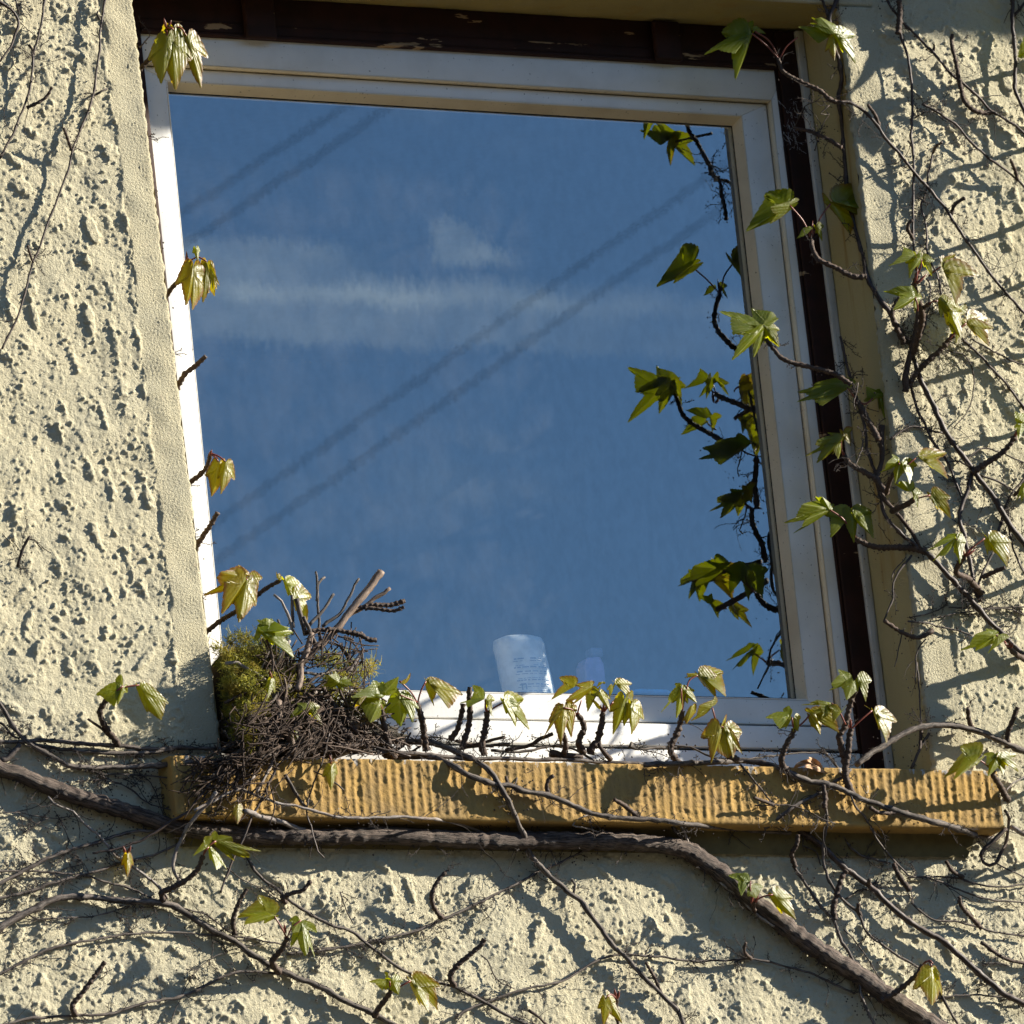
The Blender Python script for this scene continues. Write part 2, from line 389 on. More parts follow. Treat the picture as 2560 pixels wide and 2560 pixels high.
opening = (CX > 0) & (CX < WO) & (CZ > -0.03) & (CZ < HT)
bq = ((bandm[:-1, :-1]+bandm[1:, 1:])/2 > 0.5) & ~opening
def sub(maskq, name, mat, label=None):
    ff = q[maskq]; us, inv = np.unique(ff, return_inverse=True)
    return mesh_obj(name, V[us], inv.reshape(ff.shape), mat, wall)
sub(~opening & ~bq, 'roughcast_render', M_ROUGH)
sub(bq, 'smooth_band', M_BAND)
bx = MB(); ex0, ex1, ez0, ez1 = xs[0], xs[-1], zs_[0], zs_[-1]
for (a, b, c, d_) in ((-6, ex0, -4.8, 3.2), (ex1, 7, -4.8, 3.2), (ex0, ex1, -4.8, ez0), (ex0, ex1, ez1, 3.2)):
    bx.add([(a, -.002, c), (b, -.002, c), (b, -.002, d_), (a, -.002, d_)], [(0, 1, 2, 3)])
bx.build('render_field', M_ROUGH, wall)
# reveal: soffit and the two jambs, slightly splayed
def strip(pts_a, pts_b, n1, n2, amp=0.0008):
    a0, a1 = Vector(pts_a[0]), Vector(pts_a[1]); b0, b1 = Vector(pts_b[0]), Vector(pts_b[1]); vs = []; fs = []
    nrm = (a1-a0).cross(b0-a0).normalized()
    for i in range(n1+1):
        for j in range(n2+1):
            s, t = i/n1, j/n2
            p = (a0.lerp(a1, s)).lerp(b0.lerp(b1, s), t)
            p = p + nrm*(amp*(mnoise.noise(p*30)+.4*mnoise.noise(p*120))*(t > 0.02))
            vs.append(p)
    for i in range(n1):
        for j in range(n2):
            k = i*(n2+1)+j; fs.append((k, k+1, k+n2+2, k+n2+1))
    return vs, fs
rv = MB(); R0 = RR-0.003; SPL = 0.013; DEP = .20
rv.add(*strip([(WO, R0, -.03), (WO, R0, HT+.002)], [(WO+SPL, DEP, -.03), (WO+SPL, DEP, HT+.002)], 220, 26))
rv.add(*strip([(edge_shift(-.03), R0, -.03), (edge_shift(HT), R0, HT+.002)], [(-SPL+edge_shift(-.03), DEP, -.03), (-SPL+edge_shift(HT), DEP, HT+.002)], 120, 14))
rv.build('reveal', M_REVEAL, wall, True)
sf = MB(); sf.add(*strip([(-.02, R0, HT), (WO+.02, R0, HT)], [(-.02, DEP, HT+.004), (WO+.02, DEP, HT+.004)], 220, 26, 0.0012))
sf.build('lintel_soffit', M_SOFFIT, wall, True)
# roof overhang far above, it shades the top of the picture
P = UP(2350, 92, 0) + SUN*2.0
ev = MB(); ev.box(-6, 7, P.y, .3, P.z, P.z+.14); ev.build('roof_eave', plain('eave boards', (0.16, 0.10, 0.06)), wall)

# ---------------------------------------------------------------- ground and room
gm, N, p = mat_base('paving'); co = geo_co(N)
N.put(p.inputs['Base Color'], N.mix(N.ramp(N.noise(co, 0.8, 5), .4, .6), (0.050, 0.043, 0.030), (0.065, 0.056, 0.040))); p.inputs['Roughness'].default_value = .9
g = MB(); g.add([(-900, -900, -4.74), (900, -900, -4.74), (900, 900, -4.74), (-900, 900, -4.74)], [(0, 1, 2, 3)]); tag(g.build('ground', gm), kind='structure')
wv_, wf_ = [], []  # unseen ring of trees, added to block skylight from the horizon
for i in range(181):
    a = math.pi+math.pi*i/180*1.0
    for j in range(9):
        hgt = 13.0+2.2*mnoise.noise(Vector((i*.13, 1, 0)))+1.2*mnoise.noise(Vector((i*.5, 5, 0)))
        t = j/8; rr = 72+3.0*mnoise.noise(Vector((i*.4, j*.6, 2)))+4*t*t
        wv_.append((rr*math.cos(a), rr*math.sin(a), -4.74+(hgt+4.74)*t))
for i in range(180):
    for j in range(8): k = i*9+j; wf_.append((k, k+1, k+10, k+9))
tag(mesh_obj('added_tree_screen', wv_, wf_, plain('tree screen foliage', (0.035, 0.045, 0.02), .9)), kind='stuff')
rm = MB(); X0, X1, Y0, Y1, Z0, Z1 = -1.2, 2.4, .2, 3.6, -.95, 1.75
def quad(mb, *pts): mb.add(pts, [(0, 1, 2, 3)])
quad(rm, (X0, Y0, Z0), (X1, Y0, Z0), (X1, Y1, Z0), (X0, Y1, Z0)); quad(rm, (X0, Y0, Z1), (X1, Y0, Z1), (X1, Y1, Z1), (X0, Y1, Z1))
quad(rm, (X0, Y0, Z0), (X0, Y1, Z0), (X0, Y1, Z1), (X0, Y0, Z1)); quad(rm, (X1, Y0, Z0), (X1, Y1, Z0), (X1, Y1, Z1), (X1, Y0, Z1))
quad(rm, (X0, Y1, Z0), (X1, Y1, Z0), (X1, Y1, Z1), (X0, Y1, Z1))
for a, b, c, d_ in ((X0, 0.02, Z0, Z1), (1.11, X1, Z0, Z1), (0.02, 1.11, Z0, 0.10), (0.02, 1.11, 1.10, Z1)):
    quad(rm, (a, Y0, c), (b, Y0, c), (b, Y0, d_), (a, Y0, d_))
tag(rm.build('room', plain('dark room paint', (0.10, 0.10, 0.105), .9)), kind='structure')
ins = MB(); ins.box(0.02, 1.11, .201, .42, .095, .118); tag(ins.build('inner_window_board', M_WHITE), kind='structure')

# ---------------------------------------------------------------- the window
win = empty('window', (WO/2, .14, 0)); tag(win, 'white framed single pane window mirroring deep blue sky, set in a brown timber surround', 'window')
YF, YS, YG = .125, .138, .163
xl_t = UP(421, 231, YS).x; xl_b = UP(566, 1714, YS).x
zb_l = UP(566, 1716, YS).z; zb_r = UP(1989, 1747, YS).z
tr = UP(1829, 316, YG); br_ = UP(1989, 1747, YG); ztl = UP(421, 231, YG).z
inner = [(xl_t+.003, ztl), (tr.x, tr.z), (br_.x, zb_r+.006), (xl_b+.003, zb_l+.006)]
lip = [(xl_t, ztl+.007), (tr.x+.003, tr.z+.007), (br_.x+.003, zb_r), (xl_b, zb_l)]
def grow(lp, l, t, r, b): 
    return [(lp[0][0]-l, lp[0][1]+t), (lp[1][0]+r, lp[1][1]+t), (lp[2][0]+r, lp[2][1]-b), (lp[3][0]-l, lp[3][1]-b)]
sash_o = grow(lip, .040, .0205, .0440, .038)
NAMES = ('top', 'right', 'bottom', 'left')
def member(i, loops, ys):
    """one mitred frame member between corner i and i+1 through successive loops"""
    j = (i+1) % 4; vs = []; fs = []
    for (lp, y) in zip(loops, ys):
        for k in (i, j): vs.append((lp[k][0], y, lp[k][1]))
    for a in range(len(loops)-1): fs.append((2*a, 2*a+1, 2*a+3, 2*a+2))
    n = len(loops)
    fs.append((0, 2*(n-1), 2*(n-1)+1, 1))
    fs.append(tuple(2*a for a in range(n))); fs.append(tuple(2*a+1 for a in reversed(range(n))))
    return vs, fs
back_in = inner
for i in range(4):
    mb = MB(); mb.add(*member(i, [grow(inner, -.001, -.001, -.001, -.001), lip], [YG+.004, YS+.001])); mb.v[-1][:]  # bead slopes from glass to lip
    vs, fs = member(i, [inner, lip, grow(lip, .0015, .0015, .0015, .0015), grow(lip, .0015, .0015, .0015, .0015), inner], [YG, YS, YS, YG+.012, YG+.012])
    mb = MB(); mb.add(vs, fs); mb.build('glazing_bead', M_BEAD_BOUNCE if i in (0, 1) else M_WHITE, win)
    li = grow(lip, .0017, .0017, .0017, .0017)
    vs, fs = member(i, [li, sash_o, sash_o, li], [YS, YS, YG+.01, YG+.01])
    mb = MB(); mb.add(vs, fs); bevel(mb.build('sash_rail' if i in (0, 2) else 'sash_stile', M_WHITE, win), .0012)
# outer frame, stepped forward of the sash
fi = grow(sash_o, .001, .0012, .001, .0048)
fo = grow(fi, .05, .050, .032, .034)
for i in range(4):
    fb = grow(fi, .0012, .0012, .0012, .0012)
    if i in (0, 1):
        vs, fs = member(i, [fi, fi, fb, fb], [YS+.004, YF, YF, YS+.004]); mb = MB(); mb.add(vs, fs); mb.build('frame_bead', M_BEAD_BOUNCE, win)
    vs, fs = member(i, [fb, fo, fo, fb], [YF, YF, YG+.02, YG+.02]); mb = MB(); mb.add(vs, fs); bevel(mb.build('frame_rail' if i in (0, 2) else 'frame_stile', M_WHITE, win), .0015)
wb = MB(); zf = fo[2][1]; wb.box(-.01, WO+.012, YF-.004, YG+.02, -.02, zf-.0062); bevel(wb.build('weather_board', M_WHITE, win), .0015)
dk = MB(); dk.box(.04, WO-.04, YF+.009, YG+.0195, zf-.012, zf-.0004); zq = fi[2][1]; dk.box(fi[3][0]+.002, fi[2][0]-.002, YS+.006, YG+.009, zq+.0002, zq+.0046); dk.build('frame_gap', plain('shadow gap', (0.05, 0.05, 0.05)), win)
gk = plain('black rubber seal', (0.012, 0.012, 0.013), .6)
for i in range(4):
    vs, fs = member(i, [grow(inner, -.0016, -.0016, -.0016, -.0016), grow(inner, .0005, .0005, .0005, .0005), grow(inner, .0005, .0005, .0005, .0005)], [YG-.0012, YG-.0012, YG+.0003]); mb = MB(); mb.add(vs, fs); mb.build('glazing_seal', gk, win)
gp = MB(); gq = grow(inner, .006, .006, .006, .006)
gp.add([(x, YG+.0005, z) for x, z in gq], [(0, 3, 2, 1)]); gp.build('glass_pane', M_GLASS, win)
bk = MB()
bk.box(X0*0, 0.045, YG+.021, .2, -.02, HT); bk.box(1.09, WO, YG+.021, .2, -.02, HT); bk.box(.046, 1.089, YG+.0212, .2, 1.04, HT); bk.box(.046, 1.089, YG+.0212, .2, -.02, .10)
bk.build('rebate', M_BATTEN, win)
# brown timber surround and grey batten, in front of the white frame
yb = .117
xb0 = UP(2062, 1099, yb).x; xb1 = UP(2116, 1099, .111).x; xg1 = WO+SPL*.111/.2-.0008
rb = MB(); rb.box(xb0, xb1+.004, yb, YG+.015, -.01, HT-.001); bevel(rb.build('surround_jamb', M_BROWN, win), .002)
rb2 = MB(); rb2.box(xb0-.004, xb0-.0006, yb+.004, YG+.01, -.01, HT-.03); rb2.build('surround_lip', M_BROWN, win)
gb = MB(); gb.box(xb1, xg1, .111, YG+.01, -.01, HT-.0012); bevel(gb.build('batten', M_BATTEN, win), .002)
lb = MB(); xlb = UP(403, 556, yb).x; lb.box(-.014, xlb, yb, YG+.015, -.01, HT-.034); bevel(lb.build('surround_jamb', M_BROWN, win), .002)
yh = .119; zh0 = UP(1280, 135, yh).z; zlip = UP(1280, 118, yh).z
hb = MB(); hb.box(-.014, xb0-.0002, yh, YG+.015, zh0+.006, HT+.002); bevel(hb.build('surround_head', M_BROWN, win), .002)
hb = MB(); hb.box(xlb+.0003, xb0-.0045, yh-.004, YG+.012, zh0, zh0+.0055); hb.box(xlb+.0003, xb0-.0045, yh-.0022, yh+.003, zh0+.0055, zh0+.021); bevel(hb.build('surround_head_lip', M_FLAKE, win), .0015)
for (pa_, pb_) in ((614, 690), (1632, 1698)):
    A = UP(pa_, 60, yh-.014); B = UP(pb_, 60, yh-.014); zc = UP((pa_+pb_)/2, 150 if pa_ > 1000 else 96, yh-.014).z
    b_ = MB(); b_.box(A.x, B.x, yh-.016, yh-.0045, zc, HT-.001); bevel(b_.build('shutter_bracket', M_BROWN, win), .004, 3)

# things standing inside, behind the pane
def roll():
    t = empty('paper_roll', UP(1310, 1745, .203)); tag(t, 'white wrapped paper roll with blue print standing behind the glass', 'paper roll')
    A = UP(1237, 1640, .203); B = UP(1356, 1640, .203); cx = (A.x+B.x)/2; r = (B.x-A.x)/2; z1 = UP(1295, 1594, .203).z; z0 = .118
    vs = []; fs = []; S = 36; prof = [(0, r*.0), (0, r*.96), (.003, r*1.06), (.02, r*1.08), (.10, r*1.02), (.5, r*.99), (.80, r*.985), (.90, r), (.965, r*.93), (.99, r*.72), (1.0, r*.3), (1.0, 0)]
    hgt = z1-z0
    for t_, rr in prof:
        for k in range(S):
            a = 2*math.pi*k/S; w = 1+.02*math.sin(3*a+9*t_)+.012*math.sin(7*a)
            vs.append((cx+rr*w*math.cos(a)+.016*(1-t_), .203+rr*w*.8*math.sin(a), z0+t_*hgt))
    for i in range(len(prof)-1):
        for k in range(S): fs.append((i*S+k, i*S+(k+1) % S, (i+1)*S+(k+1) % S, (i+1)*S+k))
    mesh_obj('wrapper', vs, fs, plain('white wrapper', (0.92, 0.92, 0.90), .5), t)
    ink = plain('blue print', (0.28, 0.36, 0.50), .6); pr = MB()
    def lineprint(u0, u1, v, th):
        n = 8; pts = []
        for k in range(n+1):
            a = -math.pi/2-0.52-.30+1.30*((u0+(u1-u0)*k/n)-.33)/.67; tt = v
            rr = r*1.012+.0014
            for o in (0, th): pts.append((cx+rr*math.cos(a)+.016*(1-tt), .203+rr*.83*math.sin(a), z0+(tt+o)*hgt))
        pr.add(pts, [(2*k, 2*k+2, 2*k+3, 2*k+1) for k in range(n)])
    for k in range(26):
        v = .10+.62*k/26
        if k % 3 == 2: continue
        x = .33+.05*math.sin(k*2.1)
        while x < .98:
            w_ = random.uniform(.04, .13)
            if not (.55 < x < .60): lineprint(x, min(x+w_, 1.0), v, .007+.006*(k % 2))
            x += w_+random.uniform(.012, .04)
    lineprint(.40, .50, .42, .012); lineprint(.40, .425, .36, .06); lineprint(.475, .50, .36, .06)
    pr.build('print', ink, t)
roll()
def prism(name, label, cat, pts_px, y, dep, mat):
    o = empty(name, UP(*pts_px[0], y)); tag(o, label, cat)
    f = [UP(a, b, y) for a, b in pts_px]; bkk = [p_+Vector((0, dep, 0)) for p_ in f]; n = len(f)
    fs = [tuple(range(n)), tuple(range(2*n-1, n-1, -1))]+[(i, n+i, n+(i+1) % n, (i+1) % n) for i in range(n)]
    b = bevel(mesh_obj('body', f+bkk, fs, mat, o, False), .004, 3); return o, f
o, f = prism('bottle', 'faint lilac bottle behind the glass just right of the paper roll', 'bottle', [(1470, 1742), (1462, 1660), (1470, 1642), (1502, 1640), (1512, 1660), (1520, 1742)], .26, .03, plain('lilac plastic', (0.55, 0.46, 0.85), .4))
cp = MB(); c_ = UP(1486, 1640, .275); cp.box(c_.x-.010, c_.x+.010, c_.y-.01, c_.y+.01, c_.z-.004, c_.z+.010); bevel(cp.build('cap', plain('lilac cap', (0.22, 0.25, 0.42), .4), o), .003, 2)
o, f = prism('plastic_tub', 'bright blue plastic tub rim showing low behind the pane at right', 'tub', [(1560, 1750), (1568, 1727), (1600, 1720), (1668, 1722), (1690, 1732), (1700, 1750)], .21, .05, plain('blue plastic', (0.08, 0.50, 0.95), .4))
rim = MB(); c_ = UP(1570, 1729, .207); c2_ = UP(1690, 1733, .207); rim.box(c_.x, c2_.x, .205, .2095, c_.z-.003, c_.z+.0005); rim.build('rim', plain('blue rim', (0.08, 0.38, 0.78), .4), o)
o, f = prism('duster', 'pink fluffy duster lying behind the pane beside the nest', 'duster', [(962, 1745), (966, 1728), (985, 1723), (1010, 1727), (1018, 1745)], .19, .02, plain('pink fluff', (0.90, 0.20, 0.24), .9))
ft = MB()
for k in range(160):
    a = f[1].lerp(f[3], random.random())+Vector((0, -.001, random.uniform(-.002, .002))); b = a+Vector((random.uniform(-.004, .004), -.003, random.uniform(.001, .005)))
    ft.add([a, a+Vector((.0006, 0, 0)), b], [(0, 1, 2)])
ft_o = ft.build('fibres', plain('pink fibres', (0.75, 0.20, 0.22), .9), o); ft_o['kind'] = 'stuff'

# ---------------------------------------------------------------- the sill
YSILL = -.0435
A = UP(427, 1880, YSILL); B = UP(2494, 1927, YSILL); A2 = UP(441, 2010, YSILL); B2 = UP(2514, 2063, YSILL)
sx0, sx1 = (A.x+A2.x)/2, (B.x+B2.x)/2
ZB = -.081
sill = empty('window_sill', ((sx0+sx1)/2, 0, 0)); tag(sill, 'ochre yellow window sill with combed vertical grooves and chipped paint', 'window sill')
ns = int((sx1-sx0)/.0019); prof = [(.150, .012), (.10, .009), (.04, .005), (.0, .0022), (-.03, .0006), (-.040, .0002)]
nf = 46
prof += [(YSILL, -.0006+(ZB+.0012)*k/nf) for k in range(nf+1)]
prof += [(-.0425, ZB-.0022), (-.040, ZB-.0038), (-.034, ZB-.0042), (-.022, ZB-.0042), (-.010, ZB-.0042), (.004, ZB-.0042)]
vs = []; npf = len(prof)
gpos = []; x = sx0+.006
while x < sx1-.004: gpos.append(x); x += random.uniform(.0118, .0152)
gpos = np.array(gpos); RW = np.random.default_rng(4)
for i in range(ns+1):
    X = sx0+(sx1-sx0)*i/ns
    for k, (y, z) in enumerate(prof):
        yy = y; XX_ = X
        if 6 <= k <= 6+nf:
            t = (k-6)/nf
            xg = X+.0035*t+.0010*mnoise.noise(Vector((X*25, t*3, 5)))       # grooves lean a little
            dmin = np.abs(gpos-xg).min()/.0066
            am = .0020*(.75+.5*mnoise.noise(Vector((round(X/.0135)*3.1, t*1.5, 2))))*min(1, (1-t)*12)*min(1, .35+t*8)
            yy += am*(1-min(1, dmin)**2) - am*.45
            yy += .0007*mnoise.noise(Vector((X*170, t*13, 1)))+.0005*mnoise.noise(Vector((X*420, t*36, 9)))
            if mnoise.noise(Vector((X*30, t*4, 22))) > .38: yy += .0008
        elif k > 6+nf:
            s = (k-6-nf)/6; XX_ = sx0+(sx1-sx0)*i/ns; XX_ = (sx0+sx1)/2+(XX_-(sx0+sx1)/2)*(1-.004*s)
        zz = z+.0009*mnoise.noise(Vector((X*22, k*.2, 3)))+(.0011*mnoise.noise(Vector((X*110, 0, 7))) if 4 <= k <= 8 else 0)
        e = min(X-sx0, sx1-X)
        if e < .004 and k < 6+nf: yy += .0035*(1-e/.004)**2
        vs.append((XX_, yy, zz))
fs = [(i*npf+k, i*npf+k+1, (i+1)*npf+k+1, (i+1)*npf+k) for i in range(ns) for k in range(npf-1)]
mesh_obj('slab', vs, fs, M_SILL, sill)
for X, nm in ((0, 'a'), (ns, 'b')):
    ring = [vs[X*npf+k] for k in range(npf)]
    mesh_obj('sill_end', ring, [tuple(range(npf))], M_SILL, sill, False)

shade_strip = MB(); shade_strip.add(*strip([(sx0+.012, -.0115, ZB-.003), (sx1-.030, -.0115, ZB-.003)], [(sx0+.012, -.0065, ZB-.036), (sx1-.045, -.0065, ZB-.036)], 200, 8, .0022))
shade_strip.add(*strip([(sx1-.030, -.0115, ZB-.003), (sx1-.026, .003, ZB-.003)], [(sx1-.045, -.0065, ZB-.036), (sx1-.043, .003, ZB-.036)], 4, 8, .001))
shade_strip.build('sill_shade_strip', plain('sill shade olive', (0.13, 0.10, 0.035), .9), sill, True)  # dark olive strip paints in the deep contact shade under the sill
# ---------------------------------------------------------------- plants: tubes and leaves
def resample(pts, step):
    """catmull-rom through pts (tuples of floats), points about step apart"""
    P_ = np.array(pts, float)
    if len(P_) == 2: P_ = np.array([P_[0], (P_[0]+P_[1])/2, P_[1]])
    Q = np.vstack([2*P_[0]-P_[1], P_, 2*P_[-1]-P_[-2]]); out = []
    for i in range(1, len(Q)-2):
        p0, p1, p2, p3 = Q[i-1], Q[i], Q[i+1], Q[i+2]
        n = max(1, int(np.linalg.norm((p2-p1)[:2])/step))
        for k in range(n):
            t = k/n
            out.append(.5*((2*p1)+(-p0+p2)*t+(2*p0-5*p1+4*p2-p3)*t*t+(-p0+3*p1-3*p2+p3)*t**3))
    out.append(Q[-2]); return np.array(out)
def tube(path, rad, seg=7, knob=0.0, fib=0.0, seed=0.0):
    n = len(path); path = [Vector(p_) for p_ in path]; vs = []; uv = []; L = 0
    up = Vector((0.3, -1, .2)); 
    for i in range(n):
        if i: L += (path[i]-path[i-1]).length
        t = (path[min(i+1, n-1)]-path[max(i-1, 0)])
        if t.length < 1e-9: t = Vector((0, 0, 1))
        t.normalize(); a = t.cross(up)
        if a.length < 1e-4: a = t.cross(Vector((1, 0, 0)))
        a.normalize(); b = a.cross(t); r = rad[i]
        for k in range(seg):
            an = 2*math.pi*k/seg; rr = r
            if fib: rr *= 1+fib*(mnoise.noise(Vector((k*.9+seed, L*22, seed)))+.6*mnoise.noise(Vector((k*2.3+seed, L*60, 3+seed))))+.10*mnoise.noise(Vector((seed, L*9, 8)))
            elif knob: rr *= 1+.25*knob*mnoise.noise(Vector((k*1.7+seed, L*300, seed)))
            else: rr *= 1+.12*mnoise.noise(Vector((k*1.3+seed, L*70, seed)))
            vs.append(path[i]+(a*math.cos(an)+b*math.sin(an))*rr); uv.append((L*10, k/seg))
    fs = [(i*seg+k, i*seg+(k+1) % seg, (i+1)*seg+(k+1) % seg, (i+1)*seg+k) for i in range(n-1) for k in range(seg)]
    fs += [tuple(range(seg-1, -1, -1)), tuple((n-1)*seg+k for k in range(seg))]
    return vs, fs, uv
S1 = 1932/860; S2 = 1932/600; S4 = 1932/400; S5 = 1932/500
TILES = {'1': (0, 0, S1), '2': (850, 0, S1), '3': (1700, 0, S1), '4': (0, 850, S1), '5': (850, 850, S1), '6': (1700, 850, S1),
         '7': (0, 1700, S1), '8': (850, 1700, S1), '9': (1700, 1700, S1), 'n': (480, 1400, S2), 'm': (1000, 1500, S2), 'r': (1580, 1500, S2),
         'a': (2160, 500, S4), 'b': (2160, 900, S4), 'c': (2160, 1300, S4), 'd': (2160, 2160, S4), 'e': (2160, 0, S4), 'f': (2160, 1860, S4), 't': (1760, 0, S5), 'p': (0, 0, 1.0)}
def PX(tile, s):
    ox, oy, k = TILES[tile]
    return [(ox+float(a)/k, oy+float(b)/k) for a, b in (w.split(',') for w in s.split())]
def base_y(px, py):
    Q = UP(px, py, YSILL)
    if sx0-.004 < Q.x < sx1+.004 and ZB-.006 < Q.z < .003: return YSILL-.003
    Q = UP(px, py, 0)
    if sx0 < Q.x < sx1 and ZB-.03 < Q.z <= ZB-.004: return -.012
    if 0 < Q.x < WO and 0 < Q.z < HT: return -.004
    return -.005
PXM = 1/1650.0
def path3(tile, s, step=9, r=3, out=(0, 0), y=None, prolong=True):
    pts = resample(PX(tile, s), step); n = len(pts)
    if 1.2 < r < 12 and step > 5:
        sd = pts[0][0]*.013+pts[0][1]*.007
        for i in range(1, n-1): pts[i] = pts[i]+np.array([mnoise.noise(Vector((i*.33, sd, 0)))+.5*mnoise.noise(Vector((i*.9, sd, 3))), mnoise.noise(Vector((i*.33, sd, 7)))+.5*mnoise.noise(Vector((i*.9, sd, 5)))])*2.6
    if y is not None:
        ys = np.interp(np.linspace(0, 1, n), np.linspace(0, 1, len(y)), y)
    else:
        ys = np.array([base_y(*p_) for p_ in pts])-r*PXM*0.8
        k = 7; pad = np.pad(ys, k, mode='edge'); ys = np.array([pad[i:i+2*k+1].mean() for i in range(n)])
        ys -= np.interp(np.linspace(0, 1, n), np.linspace(0, 1, len(out)), out)
    return [UP(a, b, yy) for (a, b), yy in zip(pts, ys)]

HALF = [(.03, 0), (-.05, .09), (-.08, .20), (-.03, .32), (.09, .42), (.23, .50), (.38, .57), (.52, .62), (.545, .54), (.52, .46), (.50, .385), (.58, .345), (.68, .275), (.79, .19), (.91, .08), (1.0, 0)]
def leaf_template(HALF):
    pts = []; tips = {7, 15}
    for i in range(len(HALF)-1):
        a, b = np.array(HALF[i]), np.array(HALF[i+1]); pts.append((a, i in tips))
        if i in (0, 9): continue
        mid = (a+b)/2; nrm = np.array([-(b-a)[1], (b-a)[0]]); nrm /= np.linalg.norm(nrm)+1e-9
        pts.append((a+(b-a)*.62-nrm*.0*1 + nrm*(.014), False)); pts.append((a+(b-a)*.70-nrm*.012, False))
    pts.append((np.array(HALF[-1]), True))
    h = np.array([p_[0] for p_ in pts])
    full = np.vstack([h, (h*[1, -1])[-2:0:-1]])
    c = np.array([.20, 0.]); rings = [0, .30, .58, .82, 1.0]
    vs = [c]; ed = [0]
    for rr in rings[1:]:
        for p_ in full: vs.append(c+(p_-c)*rr); ed.append(rr)
    n = len(full); fs = [(0, 1+k, 1+(k+1) % n) for k in range(n)]
    for j in range(len(rings)-2):
        for k in range(n):
            a = 1+j*n; b = a+n; k2 = (k+1) % n; fs.append((a+k, b+k, b+k2)); fs.append((a+k, b+k2, a+k2))
    vs = np.array(vs); ed = np.array(ed, float)
    def seg(p_, a, b):
        ab = b-a; t = np.clip(((p_-a)@ab)/(ab@ab), 0, 1); return np.linalg.norm(p_-a-t[:, None]*ab, axis=1)
    o = np.array([0., 0.]); ve = seg(vs, o, np.array([1., 0]))
    for sg in (1, -1):
        ve = np.minimum(ve, seg(vs, o, np.array([.52, .62*sg])))
        for u in (.22, .36, .50, .64, .78): ve = np.minimum(ve, .012+seg(vs, np.array([u, 0.]), np.array([u+.16, .13*sg])))
        for u in (.3, .5, .7): ve = np.minimum(ve, .012+seg(vs, np.array([.52*u, .62*sg*u]), np.array([.52*u-.03, .62*sg*u+.13*sg])))
        ve = np.minimum(ve, .006+seg(vs, o, np.array([-.02, .28*sg])))
    return vs, np.array(fs), ed, ve
def variant(k):
    H_ = list(HALF)
    if k == 1: H_[8:15] = [(.57, .57), (.57, .52), (.57, .47), (.64, .40), (.73, .31), (.83, .21), (.93, .09)]
    if k == 2: H_[8:15] = [(.52, .51), (.47, .39), (.45, .28), (.53, .27), (.65, .235), (.78, .165), (.91, .07)]
    if k == 3: H_[1:7] = [(-.09, .10), (-.13, .24), (-.07, .38), (.06, .47), (.21, .53), (.37, .585)]
    return leaf_template(H_)
LVAR = [variant(k) for k in range(4)]
LT, LF, LE, LVN = LVAR[0]
def make_leaf(parent, base, tips, tone, yb_, flop=None, wallgap=-.006):
    """base px, tips = [left, middle, right] px; depth of each tip chosen so that the blade arches and droops"""
    LT, LF, LE, LVN = random.choice(LVAR)
    b = UP(*base, yb_); Lpx = math.hypot(tips[1][0]-base[0], tips[1][1]-base[1]); L = max(.02, Lpx*PXM*1.1)
    ks = flop or (random.uniform(.02, .28), random.uniform(-.18, .14), random.uniform(-.02, .28))
    ux, uy = (tips[1][0]-base[0])/max(Lpx, 1), (tips[1][1]-base[1])/max(Lpx, 1)
    sg = [(-(t_[0]-base[0])*uy+(t_[1]-base[1])*ux) for t_ in (tips[0], tips[2])]
    gap_ = .56*Lpx-abs(sg[1]-sg[0])
    if gap_ > 0:
        h_ = gap_/2*(1 if sg[1] >= sg[0] else -1)
        tips = [(tips[0][0]+uy*h_, tips[0][1]-ux*h_), tips[1], (tips[2][0]-uy*h_, tips[2][1]+ux*h_)]
    T = []
    for tp, k in zip(tips, ks):
        y = yb_+L*k; y = min(y, wallgap if wallgap is not None else y); T.append(UP(*tp, y)-b)
    l, mm, r = T
    v = LT[:, 1]; u = LT[:, 0]; bb = np.abs(v)/.62; aa = u-.52*bb
    sidev = np.where((v >= 0)[:, None], np.array(r)[None, :], np.array(l)[None, :])
    P_ = np.array(b)[None, :]+aa[:, None]*np.array(mm)[None, :]+bb[:, None]*sidev
    nrm = (Vector(r)-Vector(l)).cross(Vector(mm)); nrm = nrm.normalized() if nrm.length > 1e-9 else Vector((0, -1, 0))
    if nrm.y > 0: nrm = -nrm
    rr = np.sqrt((u-.2)**2+v*v)
    q_ = .016*L*np.clip(LVN/.10, 0, 1) + L*random.uniform(.04, .13)*(.35-rr**2*.55)
    q_ -= L*random.uniform(-.05, .22)*np.clip(rr-.42, 0, 1)**1.6
    q_ += L*.010*np.sin(u*9+tone*20)*np.sin(v*11+tone*7)*LE
    P_ = P_+np.array(nrm)[None, :]*q_[:, None]
    o = mesh_obj('leaf', P_, LF, M_LEAF, parent, True, LT, {'tone': np.full(len(P_), tone), 'edge': LE, 'vein': LVN})
    return o
